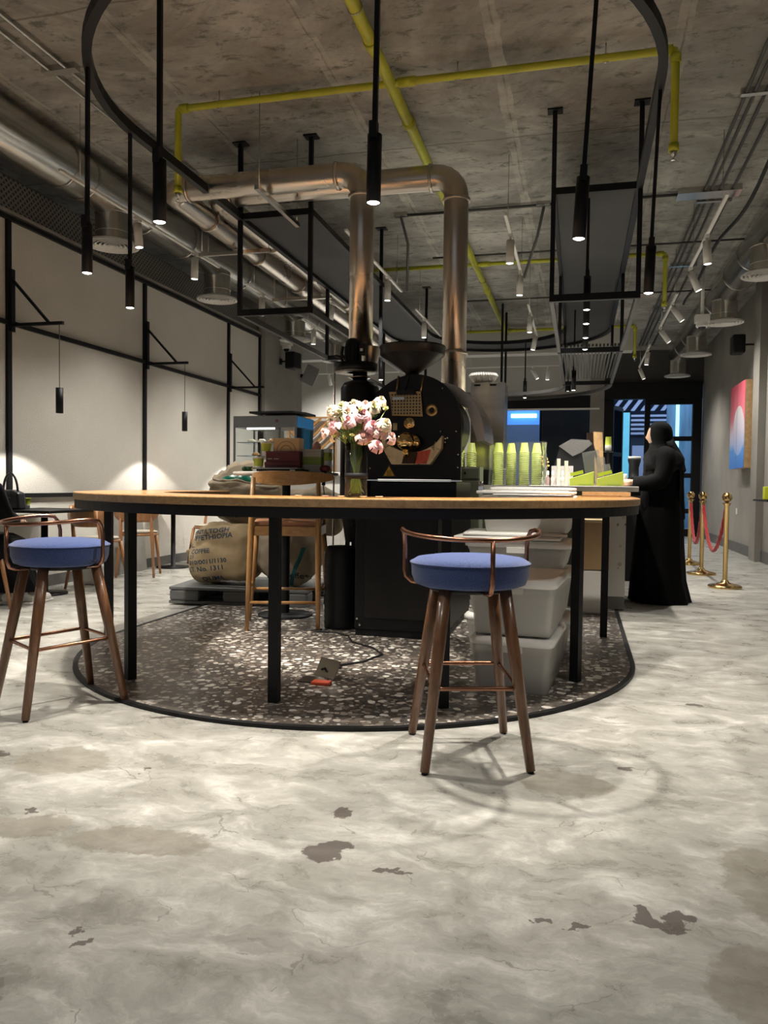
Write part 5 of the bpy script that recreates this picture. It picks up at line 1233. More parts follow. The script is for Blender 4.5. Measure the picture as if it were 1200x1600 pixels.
for k, (x, y, c_, lab) in enumerate(((-.93, 3.29, creamp, 'fallen cream petal right of the vase foot'), (-1.03, 3.28, creamp, 'fallen petals left of the vase foot, nearest the vase'), (-1.10, 3.27, pinkp, 'fallen pink petal on the bar edge left of the vase'), (-1.22, 3.24, creamp, 'fallen cream petal far left of the vase on the bar'), (-.86, 3.30, creamp, 'fallen cream petal on the bar far right of the vase'))):
    bmx = bmesh.new(); lathe(bmx, [(0, .001), (.010, .002), (.017, .008), (.0165, .0085), (.009, .003), (0, .002)], n=12, ell=.7); o = obj('fallen_petal', bmx, c_); o.location = (x, y, VZ); tag(o, lab, 'petal')

# ------------------------------------------------------------------ the service counter
peb = NT('pebble_face'); vv = peb.n('ShaderNodeTexVoronoi'); vv.inputs['Scale'].default_value = 12; wn_ = peb.noise(peb.co, 7, 3)
wv_ = peb.n('ShaderNodeVectorMath', operation='MULTIPLY_ADD'); peb.l(wn_.outputs['Color'], wv_.inputs[0]); wv_.inputs[1].default_value = (.12,) * 3; peb.l(peb.co, wv_.inputs[2]); peb.l(wv_.outputs[0], vv.inputs['Vector'])
sp_ = peb.n('ShaderNodeSeparateColor'); peb.l(vv.outputs['Color'], sp_.inputs[0])
f_ = peb.math('MULTIPLY', peb.math('LESS_THAN', vv.outputs['Distance'], .30), peb.math('GREATER_THAN', sp_.outputs[1], .2))
peb.l(peb.mix(f_, (.52, .50, .46), peb.ramp(sp_.outputs[0], [(0, (.05, .04, .035)), (.5, (.25, .17, .10)), (1, (.45, .38, .30))])), peb.b.inputs['Base Color']); peb.b.inputs['Roughness'].default_value = .4
ct = thing('service_counter', 'long white-topped service counter with pebble-patterned end panel', 'counter', (0, 9, .014))
bm = bmesh.new(); bx(bm, .235, 6.70, .12, .385, 11.5, 1.0); obj('front_panel', bm, MATS['pebble_face'], ct)
bm = bmesh.new(); bx(bm, .24, 6.705, .014, .38, 11.5, .12); obj('plinth', bm, base_m, ct)
bm = bevel(box(-.42, 6.62, 1.002, .475, 11.55, 1.045), .006); obj('worktop', bm, whitep, ct)
bm = bmesh.new(); bx(bm, -.40, 6.75, .014, .233, 11.45, 1.0); obj('cabinet_body', bm, mat('counter_grey_green', (.12, .125, .10), .6), ct)
c2 = thing('back_counter', 'white back counter behind the roaster carrying the steel brewer', 'counter', (-.9, 8.5, .014))
obj('cabinet_body', box(-1.12, 7.15, .014, -.46, 10.5, 1.0), mat('counter_grey_green', (.12, .125, .10), .6), c2); obj('worktop', box(-1.14, 7.13, 1.002, -.44, 10.5, 1.045), whitep, c2)
gc = thing('green_cabinet', 'olive grey drawer cabinet right of the roaster', 'cabinet', (-.98, 6.95, .014))
obj('cabinet_body', box(-1.12, 6.85, .014, -.86, 7.1, 1.205), mat('olive_grey', (.16, .175, .125), .5), gc)
for z0, z1 in ((.62, .88), (.90, 1.08), (1.10, 1.195)):
    f = obj('drawer', bevel(box(-1.115, 6.835, z0, -.865, 6.849, z1), .003), mat('olive_grey', (.16, .175, .125), .5), gc)
    obj('knob', box(-1.0, 6.82, (z0 + z1) / 2 - .01, -.98, 6.8345, (z0 + z1) / 2 + .01), blackp, f)

# stacks of lime paper cups
def cup_mesh():
    bm = bmesh.new(); lathe(bm, [(0, .004), (.029, 0), (.0425, .0885), (.0475, .089), (.0475, .095), (.0425, .095), (.040, .09)], n=20, mi=0)
    for f in bm.faces:
        if f.calc_center_median().z > .088 : f.material_index = 1
    me = bpy.data.meshes.new('paper_cup'); bm.to_mesh(me); bm.free(); me.materials.append(limecard); me.materials.append(rimcard); return me
cme = cup_mesh()
def cup_stack(x, y, z0, n, lab, grp, pitch=.0175, tilt=(0, 0)):
    for k in range(n):
        o = bpy.data.objects.new('stacked_cup', cme); COL.objects.link(o)
        zz = z0 + k * pitch; o.location = (x + tilt[0] * k * pitch, y + tilt[1] * k * pitch, zz + .095); o.rotation_euler = (pi, 0, 0); tag(o, lab, 'cup', grp)
for k, (x, y, nm) in enumerate(((-.735, 7.22, 'leftmost'), (-.625, 7.30, 'second'), (-.50, 7.24, 'third'), (-.39, 7.30, 'rightmost'))):
    z0 = 1.046
    cup_stack(x, y, z0, 18, 'lime paper cup in the %s of the four bagged cup stacks on the counter' % nm, 'cups in the %s bagged stack' % nm)
bm = bmesh.new(); pl = [(-.80, 7.14), (-.34, 7.14), (-.33, 7.40), (-.80, 7.40)]
ra_ = []
for i in range(9):
    z = 1.048 + i * .05; row = []
    for j in range(36):
        a = 2 * pi * j / 36; x = -.562 + .262 * math.copysign(abs(cos(a)) ** .5, cos(a)); y = 7.26 + .13 * math.copysign(abs(sin(a)) ** .5, sin(a)); n_ = noise.noise(Vector((x * 14, y * 14, z * 10)))
        sh_ = .012 * n_ + (.03 * noise.noise(Vector((x * 30, y * 30, 5))) if i == 8 else 0)
        row.append(bm.verts.new((x + sh_, y + sh_, z + (.02 * noise.noise(Vector((x * 25, 3, 1))) if i == 8 else 0))))
    ra_.append(row)
for a, b in zip(ra_, ra_[1:]):
    for j in range(36): bm.faces.new((a[j], a[(j + 1) % 36], b[(j + 1) % 36], b[j])).smooth = True
o = obj('plastic_bag', bm, bagfilm); tag(o, 'clear plastic bag around the four tall cup stacks', 'bag')
bm = bmesh.new(); bx(bm, -.42, 7.0, 1.046, -.40, 7.01, 1.06); bm.free()
for k, (x, nm) in enumerate(((-1.055, 'left'), (-.955, 'right'))):
    cup_stack(x, 6.97, 1.206, 8, 'lime paper cup in the %s short stack on the green cabinet' % nm, 'cups in the %s stack on the green cabinet' % nm)

br = thing('steel_brewer', 'tall stainless steel coffee brewer tower on the back counter', 'brewer', (-.865, 7.48, 1.046))
obj('brewer_body', bevel(box(-1.02, 7.34, 1.20, -.70, 7.66, 2.02), .006), steel, br); obj('brewer_base', bevel(box(-1.02, 7.36, 1.046, -.70, 7.66, 1.19), .004), blackp, br)
bm = bmesh.new(); bx(bm, -.99, 7.335, 1.985, -.93, 7.342, 2.0); bx(bm, -.84, 7.335, 1.985, -.78, 7.342, 2.0); obj('vent_slot', bm, blackp, br)
obj('front_tray', box(-1.02, 7.30, 1.19, -.70, 7.36, 1.205), steel, br)
bm = bmesh.new(); NN = 72; rows = []
for r_, z in ((.06, 0), (.10, .025), (.135, .07), (.12, .095), (.10, .085)):
    rows.append([bm.verts.new(((r_ + (.008 if j % 2 else -.004) * (r_ / .135)) * cos(2 * pi * j / NN), (r_ + (.008 if j % 2 else -.004)) * sin(2 * pi * j / NN), z + (.006 if j % 2 else 0) * (z > .06))) for j in range(NN)])
for a, b in zip(rows, rows[1:]):
    for j in range(NN): bm.faces.new((a[j], a[(j + 1) % NN], b[(j + 1) % NN], b[j]))
bm.faces.new(list(reversed(rows[0]))); o = obj('coffee_filter', bm, whitep); o.location = (-.92, 7.48, 2.021); tag(o, 'white fluted paper coffee filter on top of the steel brewer', 'coffee filter')

# espresso machine with draped grey cloth
em = thing('espresso_machine', 'black espresso machine with sloping sides on the counter', 'espresso machine', (-.06, 9.2, 1.046))
bm = bmesh.new(); prism(bm, [(-.27, 1.08), (-.28, 1.30), (-.22, 1.50), (-.10, 1.56), (.14, 1.54), (.19, 1.40), (.19, 1.08)], 9.0, 9.6, plane='XZ'); bevel(bm, .012); obj('machine_body', bm, blackp, em)
bm = bmesh.new(); bx(bm, -.25, 9.02, 1.046, .17, 9.6, 1.08); obj('drip_tray', bm, steel, em)
bm = bmesh.new()
v = [bm.verts.new(p) for p in ((-.235, 8.985, 1.50), (-.08, 8.975, 1.385), (.02, 8.98, 1.43), (.13, 8.985, 1.52), (.10, 8.99, 1.568), (-.10, 8.99, 1.58))]; bm.faces.new(v)
gg = bmesh.ops.extrude_face_region(bm, geom=list(bm.faces)); bmesh.ops.translate(bm, verts=[x for x in gg['geom'] if isinstance(x, bmesh.types.BMVert)], vec=(0, .5, .012)); o = obj('folded_cloth', bm, mat('grey_cloth', (.10, .098, .095), .8, bump=.3)); tag(o, 'grey cloth folded over the top of the black espresso machine', 'cloth')
# small bottles, menus, lime holders and acrylic stands
for k, x in enumerate((-.33, -.29, -.245, -.20, -.155)):
    t = thing('syrup_bottle', ('leftmost', 'second', 'middle', 'fourth', 'rightmost')[k] + ' of the small bottles beside the cup stacks', 'bottle', (x, 7.42, 1.046), 0, 'small bottles on the counter')
    bm = bmesh.new(); lathe(bm, [(0, 0), (.018, 0), (.018, .07), (.008, .09), (.008, .10)], n=14); obj('bottle_body', bm, mat('bottle_pinkish', (.45, .30, .30), .2) if k % 2 else whitep, t, world=False)
    bm = bmesh.new(); lathe(bm, [(.012, .10), (.012, .13), (.006, .14), (0, .14)], n=12); obj('bottle_cap', bm, whitep, t, world=False)
fl_ = thing('flower_sprig', 'small sprig of yellow and cream blossoms behind the bottles', 'flowers', (-.325, 7.62, 1.046))
bm = bmesh.new(); lathe(bm, [(0, 0), (.022, 0), (.022, .10), (.012, .13)], n=14); obj('tiny_vase', bm, whitep, fl_, world=False)
bm = bmesh.new()
for k in range(8):
    a = k * 2.3; x, y, z = .03 * cos(a), .02 * sin(a), .19 + .012 * k
    tube(bm, [(0, 0, .1), (x, y, z)], .0015, 5); lathe(bm, [(0, z - .006), (.013, z), (.009, z + .010), (0, z + .012)], x, y, 8)
obj('blossom', bm, mat('blossom_yellow', (.75, .55, .20), .6), fl_, world=False)
def board(x, y, w_, h_, tilt, m, name, label, cat, rz=0, th=.006, z=1.046):
    bm = bevel(box(-w_ / 2, -th / 2, 0, w_ / 2, th / 2, h_), .001, 1); rot(bm, Matrix.Rotation(tilt, 3, 'X')); rot(bm, Matrix.Rotation(rz, 3, 'Z')); lo = min(v.co.z for v in bm.verts); mv(bm, (0, 0, -lo))
    o = obj(name, bm, m, origin=(0, 0, 0)); o.location = (x, y, z); return tag(o, label, cat)
board(-.165, 7.75, .21, .20, radians(-12), mat('grey_menu', (.38, .365, .36), .5), 'menu_board', 'grey menu card with dark figure behind the two white menus', 'menu')
board(-.19, 7.32, .03, .25, radians(0), whitep, 'menu_board', 'left of the two white menus leaning on the counter', 'menu', radians(20), .02)
board(-.12, 7.30, .03, .23, radians(0), whitep, 'menu_board', 'right of the two white menus leaning on the counter', 'menu', radians(20), .02)
def holder(x, y, label, ww):
    t = thing('card_holder', label, 'card holder', (x, y, 1.046))
    bm = bmesh.new(); prism(bm, [(-ww / 2, 0), (ww / 2, 0), (ww / 2, .13), (-ww / 2, .065)], -.07, .07, plane='XZ'); bevel(bm, .003, 1); obj('holder_body', bm, limecard, t, world=False)
    bm = bmesh.new(); bx(bm, -ww * .35, -.05, .105, ww * .2, .05, .135); rot(bm, Matrix.Rotation(radians(-14), 3, 'Y')); obj('card_stack', bm, yeld, t, world=False)
    bm = bmesh.new(); bx(bm, -ww * .1, -.0715, .008, ww * .4, -.0702, .014); obj('printed_line', bm, greenbox, t, world=False)
    return t
holder(.02, 7.12, 'left lime green card holder on the counter', .21); holder(.26, 7.05, 'right lime green card holder on the counter, by the hand', .22)
for k, (x, y, h_, w_, lab) in enumerate(((.145, 7.30, .31, .15, 'largest clear acrylic stand behind the lime holders'), (.225, 7.38, .26, .08, 'middle clear acrylic stand behind the lime holders'), (.27, 7.42, .20, .07, 'smallest clear acrylic stand right of the others'))):
    t = thing('acrylic_stand', lab, 'stand', (x, y, 1.046))
    bm = box(-w_ / 2, -.006, 0, w_ / 2, .006, h_); rot(bm, Matrix.Rotation(radians(-10), 3, 'Y')); lo = min(v.co.z for v in bm.verts); mv(bm, (0, 0, -lo)); obj('panel', bm, film_material('acrylic', (.80, .80, .79), .7, .10) if 'acrylic' not in MATS else MATS['acrylic'], t, world=False)
    obj('foot', box(-w_ / 2, -.03, 0, w_ / 2, .05, .006), MATS['acrylic'], t, world=False)
board(.225, 9.0, .11, .62, radians(-6), plywood, 'menu_plank', 'narrow orange wooden plank standing behind the acrylic stands', 'plank', radians(30), .012)
board(.13, 9.75, .08, .66, radians(-4), mat('dark_plank', (.12, .07, .05), .5), 'menu_plank', 'dark wooden plank behind the espresso machine', 'plank', radians(20), .012)
t = thing('display_shelf', 'slim black post carrying one lime cup beside the wooden plank', 'shelf', (.30, 8.8, 1.046)); bm = bmesh.new(); bx(bm, -.012, -.012, 0, .012, .012, .38); bx(bm, -.05, -.05, .38, .05, .05, .39); obj('post', bm, blackp, t, world=False)
cup('paper_cup', .30, 8.8, 1.437, 'lime and white cup standing above the acrylic stands', h=.15, r0=.036, r1=.030, lid=False)
t = thing('small_white_jar', 'small white cup at the end of the counter by the hand', 'cup', (.405, 7.42, 1.046)); bm = bmesh.new(); lathe(bm, [(0, 0), (.02, 0), (.024, .06), (.024, .10), (.018, .115), (0, .115)], n=16); obj('jar_body', bm, whitep, t, world=False)
ps = thing('coffee_grinder', 'dark grinder with pale lid standing behind the counter, left of the woman', 'grinder', (.58, 9.0, 0))
obj('stand', box(.50, 8.9, 0, .68, 9.1, .95), blackp, ps)
bm = bmesh.new(); lathe(bm, [(0, .95), (.09, .95), (.09, 1.12), (.05, 1.16), (.05, 1.26), (.07, 1.34), (.07, 1.36), (0, 1.36)], .59, 9.0, 24); obj('grinder_body', bm, blackp, ps)
bm = bmesh.new(); lathe(bm, [(0, 1.361), (.07, 1.361), (.07, 1.385), (0, 1.385)], .59, 9.0, 24); obj('lid', bm, whitep, ps)

# ------------------------------------------------------------------ pastry display and wooden chevron screen, back left
lc = thing('side_counter', 'white side counter under the pastry display', 'counter', (-3.6, 8.7, 0))
obj('cabinet_body', box(-4.12, 8.42, 0, -2.9, 9.2, 1.14), wallw, lc); obj('worktop', bevel(box(-4.16, 8.38, 1.141, -2.86, 9.24, 1.18), .004), whitep, lc)
dc = thing('pastry_display', 'glass pastry display case with grey top and lit shelves on the side counter', 'display case', (-3.63, 8.8, 1.181))
grm = mat('grey_metal_trim', (.16, .16, .16), .35, .7)
bm = bmesh.new(); bx(bm, -4.03, 8.5, 1.70, -3.43, 9.1, 1.835); bx(bm, -3.43, 8.5, 1.70, -3.23, 9.1, 1.835); obj('top_panel', bm, grm, dc)
for x, y in ((-4.03, 8.5), (-4.03, 9.08), (-3.25, 8.5), (-3.25, 9.08), (-3.455, 8.5)): obj('post', box(x, y, 1.19, x + .02, y + .02, 1.70), grm, dc)
obj('base', box(-4.03, 8.5, 1.181, -3.23, 9.1, 1.19), grm, dc)
obj('glass', box(-4.01, 8.505, 1.19, -3.25, 8.51, 1.70), film, dc); obj('glass', box(-3.24, 8.52, 1.19, -3.235, 9.08, 1.70), film, dc)
for z in (1.36, 1.52): obj('glass_shelf', box(-4.0, 8.54, z, -3.27, 9.06, z + .006), film, dc)
obj('blue_mirror_side', box(-3.232, 8.52, 1.705, -3.226, 9.08, 1.83), mat('blue_mirror', (.1, .35, .6), .15, .9), dc)
bm = bmesh.new(); bx(bm, -3.9, 8.6, 1.685, -3.55, 8.63, 1.699); obj('light_strip', bm, emis2, dc); spot(dc, (-.05, -.1, .50), 6, 130, .8, NEUT, .03)
bm = bmesh.new(); bx(bm, -3.49, 8.494, 1.755, -3.484, 8.499, 1.79); bx(bm, -3.465, 8.494, 1.755, -3.459, 8.499, 1.79); bx(bm, -3.49, 8.494, 1.782, -3.459, 8.499, 1.79); bx(bm, -3.478, 8.494, 1.765, -3.471, 8.499, 1.782); obj('emblem', bm, mat('dark_red', (.12, .02, .02), .5), dc)
pastry = mat('baked_pastry', (.42, .22, .08), .6, bump=.4, bscale=50); cream_ = mat('cream_pastry', (.75, .66, .50), .6)
for k, (x, y, z, m, lab) in enumerate(((-3.85, 8.62, 1.527, cream_, 'cream pastry at the left of the upper display shelf'), (-3.72, 8.63, 1.527, cream_, 'cream pastry in the middle of the upper display shelf'), (-3.58, 8.62, 1.527, pastry, 'brown pastry at the right of the upper display shelf'), (-3.80, 8.64, 1.367, pastry, 'brown pastry at the left of the lower display shelf'), (-3.62, 8.62, 1.367, pastry, 'brown pastry at the right of the lower display shelf'), (-3.82, 8.62, 1.191, pastry, 'pastry on the floor of the display case'))):
    bm = bmesh.new(); tube(bm, [(-.05, .01, .015), (-.02, -.006, .025), (.02, -.006, .025), (.05, .01, .015)], [.010, .022, .022, .010], 12); o = obj('pastry', bm, m); o.location = (x, y, z); tag(o, lab, 'pastry')
hd = thing('extractor_hood', 'flat dark hood plate above the pastry display', 'hood', (-3.55, 8.8, 1.86)); 
bm = bmesh.new(); prism(bm, [(-3.85, 8.55), (-3.30, 8.55), (-3.20, 8.75), (-3.20, 9.1), (-3.85, 9.1)], 1.872, 1.895); obj('hood_plate', bm, blackp, hd)
bm = bmesh.new(); bx(bm, -3.75, 8.7, 1.836, -3.70, 8.75, 1.872); bx(bm, -3.4, 9.0, 1.836, -3.35, 9.05, 1.872); obj('support', bm, grm, hd)
ws = thing('wooden_screen', 'pale chevron-slatted wooden screen beside the pastry display', 'screen', (-3.75, 10.5, 0))
bm = bmesh.new(); X0, X1, Z0_, Z1_, XM = -4.10, -3.38, .9, 2.0, -3.86
for x in (X0, XM, X1 - .02): bx(bm, x - .012, 10.48, 0 if x != XM else .9, x + .012, 10.52, Z1_)
bx(bm, X0, 10.48, Z1_ - .02, X1, 10.52, Z1_); bx(bm, X0, 10.48, .88, X1, 10.52, .90); obj('screen_frame', bm, oak, ws)
def clipseg(p, q):
    out = []
    for k in range(201):
        t = k / 200; x, z = p[0] + (q[0] - p[0]) * t, p[1] + (q[1] - p[1]) * t
        if X0 <= x <= X1 - .02 and .9 <= z <= Z1_ - .02: out.append((x, z))
    return (out[0], out[-1]) if len(out) > 3 else None
bm = bmesh.new()
for k in range(-2, 12):
    z = .55 + k * .15
    for s, xe in ((1, X1), (-1, X0)):
        c = clipseg((XM, z), (xe, z + abs(xe - XM) * .95))
        if c: beam(bm, (c[0][0], 10.5, c[0][1]), (c[1][0], 10.5, c[1][1]), .03)
obj('chevron_slats', bm, oak, ws)
t = obj('screen_backing', box(X0 - .1, 10.56, 0, X1 + .1, 10.60, 2.0), wallw); tag(t, 'white backing panel behind the chevron screen', 'panel')
bb = obj('blue_bottle', lathe(bmesh.new(), [(0, 0), (.05, 0), (.05, .22), (.03, .26), (0, .27)], n=20), mat('blue_plastic', (.03, .20, .34), .4)); bb.location = (-3.05, 8.6, 1.181); tag(bb, 'blue bottle on the side counter right of the chevron screen', 'bottle')

# cameras and speakers
def dome(x, y, z, label, rodlen):
    t = thing('dome_camera', label, 'security camera', (x, y, z)); bm = bmesh.new(); bx(bm, -.09, -.07, .06, .09, .07, .16); obj('camera_box', bm, whitep, t, world=False)
    bm = bmesh.new(); lathe(bm, [(.075, .06), (.078, .02), (.07, 0), (.05, 0)], n=24); obj('camera_collar', bm, whitep, t, world=False)
    bm = bmesh.new(); lathe(bm, [(.05, .0), (.045, -.025), (.03, -.042), (0, -.05)], n=20); obj('camera_dome', bm, mat('dark_dome', (.02, .02, .025), .08), t, world=False)
    bm = bmesh.new(); tube(bm, [(0, 0, .16), (0, 0, rodlen)], .022, 12); obj('drop_pole', bm, whitep, t, world=False)
dome(1.55, 11.1, 3.20, 'white dome camera hung beside the right duct', CEIL - 3.20); dome(-4.86, 12.3, 3.32, 'white dome camera beyond the plaster wall on the left', CEIL - 3.32)
def speaker(loc, rz, label, wx):
    t = thing('wall_speaker', label, 'speaker', loc, rz)
    bm = bmesh.new(); bx(bm, -.09, -.13, -.14, .09, .13, .14); bevel(bm, .025, 2); obj('speaker_case', bm, blackp, t, world=False)
    bm = bmesh.new(); bx(bm, wx - .02, -.03, -.05, wx, .03, .05); tube(bm, [(.0, 0, 0), (wx - .01, 0, 0)], .014, 8); obj('wall_mount', bm, blackp, t, world=False)
speaker((2.28, 12.65, 3.22), 0, 'black speaker on the right wall above the painting', .27)
speaker((-4.70, 12.2, 3.10), radians(170), 'black speaker on the grey pillar beyond the plaster wall', .25)
gs = thing('grey_panel', 'tilted grey panel beside the far corner on the left', 'panel', (-4.75, 13.2, 3.0))
bm = bevel(box(-.13, -.02, -.17, .13, .02, .17), .01); rot(bm, Matrix.Rotation(radians(25), 3, 'Y')); obj('panel_board', bm, mat('mid_grey_panel', (.26, .26, .26), .6), gs, world=False)
obj('wall_mount', box(-.20, .02, -.03, 0, .05, .03), blackp, gs, world=False)

# painting on the right wall
pn = thing('painting', 'tall canvas with pink sky, pale moon and blue water on the right wall', 'painting', (2.40, 13.0, 1.36))
bm = box(-.03, -.56, 0, .12, .56, 1.31); obj('stretcher_frame', bm, plywood, pn, world=False)
bm = box(-.036, -.56, 0, -.031, .56, 1.31); obj('canvas', bm, painting_material(), pn, world=False)
# little shelf with lime packs at the right edge
t = thing('wall_shelf', 'thin dark shelf at the right edge of the picture', 'shelf', (2.25, 9.5, .90))
bm = bmesh.new(); bx(bm, -.26, -.35, 0, .3, .35, .02); obj('shelf_board', bm, blackp, t, world=False); bm = bmesh.new(); bx(bm, .2, -.3, -.88, .24, -.26, 0); bx(bm, .2, .26, -.88, .24, .3, 0); obj('leg', bm, blackp, t, world=False)
for k in range(3):
    o = obj('lime_pack', bevel(box(-.035, -.05, 0, .035, .05, .145), .006), mat('bright_lime', (.62, .66, .03), .5)); o.location = (2.045 + k * .075, 9.42, .921); tag(o, ('left', 'middle', 'right')[k] + ' lime yellow pack on the dark shelf at the right edge', 'pack', 'lime packs on the shelf')
o = obj('socket_plate', box(WR - .012, 13.75, .62, WR - .001, 13.85, .72), whitep); tag(o, 'white socket plate low on the right wall behind the stanchions', 'socket')

# ------------------------------------------------------------------ rope stanchions
def stanchion(x, y, label):
    t = thing('rope_stanchion', label, 'stanchion', (x, y, 0))
    bm = bmesh.new(); lathe(bm, [(0, 0), (.165, 0), (.168, .008), (.168, .022), (.15, .032), (.10, .042), (.045, .058), (.032, .08), (.026, .085)], n=48); obj('base', bm, brass, t, world=False)
    bm = bmesh.new(); lathe(bm, [(.024, .08), (.024, .86), (.032, .862), (.032, .875), (.045, .882), (.045, .888), (.02, .892), (.016, .90)], n=32); obj('post', bm, brass, t, world=False)
    bm = bmesh.new(); lathe(bm, [(.052 * sin(pi * k / 14), .948 - .052 * cos(pi * k / 14)) for k in range(15)], n=28); obj('ball_finial', bm, brass, t, world=False)
    return t
S = [(1.50, 8.66), (1.45, 9.92), (1.48, 11.2)]
stanchion(*S[0], 'nearest brass stanchion with ball top, right of the woman'); stanchion(*S[1], 'middle brass stanchion with ball top'); stanchion(*S[2], 'farthest brass stanchion with ball top, before the door')
for k, (a, b) in enumerate(((S[0], S[1]), (S[1], S[2]))):
    t = thing('barrier_rope', ('nearer', 'farther')[k] + ' twisted red rope sagging between the brass stanchions', 'rope', (a[0], a[1], .80))
    bm = bmesh.new(); pts = []
    for i in range(41):
        u = i / 40; pts.append(Vector(((b[0] - a[0]) * (u * .95 + .025), (b[1] - a[1]) * (u * .95 + .025), .04 - .50 * (1 - (2 * u - 1) ** 2))))
    for s in range(3):
        tube(bm, [p + Vector((.010 * cos(i * .9 + s * 2.09), .004 * sin(i * .9 + s * 2.09), .010 * sin(i * .9 + s * 2.09))) for i, p in enumerate(pts)], .012, 8)
    obj('rope', bm, redrope, t, world=False)
    bm = bmesh.new()
    for p in (pts[0], pts[-1]): tube(bm, [p + Vector((0, -.02, .03)), p + Vector((0, .02, -.01))], .014, 10)
    obj('brass_end', bm, brass, t, world=False)

# ------------------------------------------------------------------ people
def skinned(name, verts, edges, radii, m, parent, sub=2, loc=(0, 0, 0)):
    me = bpy.data.meshes.new(name); me.from_pydata(verts, edges, []); o = bpy.data.objects.new(name, me); COL.objects.link(o)
    md = o.modifiers.new('skin', 'SKIN')
    for i, r_ in enumerate(radii): me.skin_vertices[0].data[i].radius = (r_, r_) if not isinstance(r_, tuple) else r_
    me.skin_vertices[0].data[0].use_root = True
    s = o.modifiers.new('sub', 'SUBSURF'); s.levels = s.render_levels = sub
    me.materials.append(m); dg = bpy.context.evaluated_depsgraph_get(); m2 = bpy.data.meshes.new_from_object(o.evaluated_get(dg))
    bpy.data.objects.remove(o); 
    for p in m2.polygons: p.use_smooth = True
    bm = bmesh.new(); bm.from_mesh(m2); bpy.data.meshes.remove(m2)
    if not [1]: pass
    o = obj(name, bm, m, parent, world=False); return o
def head_into(bm, c, face, h=.235):
    """face: unit direction the face looks to (horizontal)"""
    f = Vector(face).normalized(); s = Vector((-f.y, f.x, 0)); n, mrows = 28, 22; rows = []
    for i in range(mrows + 1):
        ph = -pi / 2 + pi * i / mrows; row = []
        for j in range(n):
            th = 2 * pi * j / n; cx_, cy_ = cos(ph) * cos(th), cos(ph) * sin(th); z = sin(ph)
            fx = cx_ * .40 * h * (1.02 if cx_ > 0 else 1.05); sy = cy_ * .325 * h * (1 - .22 * max(0, -z)); zz = z * .5 * h
            if cx_ > 0:
                u = sy / h; v = zz / h
                fx += h * .075 * math.exp(-((u / .05) ** 2)) * math.exp(-(((v + .09) / .085) ** 2))         # nose
                fx -= h * .03 * (math.exp(-(((abs(u) - .13) / .05) ** 2)) * math.exp(-(((v - .01) / .04) ** 2)))   # eye sockets
                fx += h * .02 * math.exp(-((u / .09) ** 2)) * math.exp(-(((v + .25) / .025) ** 2))           # lips
                fx += h * .03 * math.exp(-((u / .08) ** 2)) * math.exp(-(((v + .40) / .06) ** 2))            # chin
            if abs(cy_) > .93 and abs(z + .05) < .18: sy *= 1.12                                            # ears
            p = Vector(c) + f * fx + s * sy + Vector((0, 0, zz)); row.append(bm.verts.new(p))
        rows.append(row)
    for a, b in zip(rows, rows[1:]):
        for j in range(n): bm.faces.new((a[j], a[(j + 1) % n], b[(j + 1) % n], b[j])).smooth = True
    bmesh.ops.remove_doubles(bm, verts=rows[0] + rows[-1], dist=.002)
pw = thing('person', 'standing woman in a long black abaya and dark headscarf at the counter', 'person', (.72, 7.42, 0))
# body: torso, neck, arms resting on the counter, legs
V = [(0, 0, .92), (0, 0, 1.12), (0, 0, 1.30), (-.01, 0, 1.40), (-.02, 0, 1.46),
     (.03, -.17, 1.33), (-.04, -.22, 1.10), (-.24, -.16, 1.085),
     (.03, .17, 1.33), (-.02, .23, 1.10), (-.24, .14, 1.085),
     (0, -.09, .86), (.0, -.10, .48), (.02, -.11, .07), (-.10, -.12, .035), (0, .09, .86), (.0, .10, .48), (.02, .11, .07), (-.10, .12, .035)]
Ed = [(0, 1), (1, 2), (2, 3), (3, 4), (2, 5), (5, 6), (6, 7), (2, 8), (8, 9), (9, 10), (0, 11), (11, 12), (12, 13), (13, 14), (0, 15), (15, 16), (16, 17), (17, 18)]
Ra = [.13, .11, .12, .05, .045, .055, .04, .024, .055, .04, .024, .085, .055, .035, .035, .085, .055, .035, .035]
body = skinned('body', V, Ed, Ra, skin, pw)
# join head and hands into the same body mesh
bm = bmesh.new(); bm.from_mesh(body.data)
head_into(bm, (-.040, 0, 1.515), (-1, .05, 0), .215)
def hand_into(bm, w_, d_, side, spread=1.):
    """wrist point, pointing direction, thumb side (+1/-1); palm, five fingers"""
    w_, d_ = Vector(w_), Vector(d_).normalized(); s = Vector((-d_.y, d_.x, 0)) * side
    tube(bm, [w_ - d_ * .02, w_ + d_ * .01, w_ + d_ * .05, w_ + d_ * .085], [.022, .026, .034, .03], 12)
    for k, (off, ln) in enumerate(((.027, .062), (.009, .072), (-.010, .066), (-.028, .052))):
        b0 = w_ + d_ * .078 + s * off; tube(bm, [b0, b0 + d_ * ln * .4 + Vector((0, 0, .006)), b0 + d_ * ln * .75 + Vector((0, 0, -.004)), b0 + d_ * ln + Vector((0, 0, -.018))], [.0095, .009, .008, .006], 8)
    t0 = w_ + d_ * .02 + s * .028; tube(bm, [t0, t0 + s * .022 + d_ * .022, t0 + s * .030 + d_ * .05], [.012, .010, .007], 8)
hand_into(bm, (-.25, -.16, 1.085), (-1, .15, -.12), 1); hand_into(bm, (-.25, .14, 1.085), (-1, .05, -.12), -1)
bmesh.ops.recalc_face_normals(bm, faces=bm.faces); bm.to_mesh(body.data); bm.free()
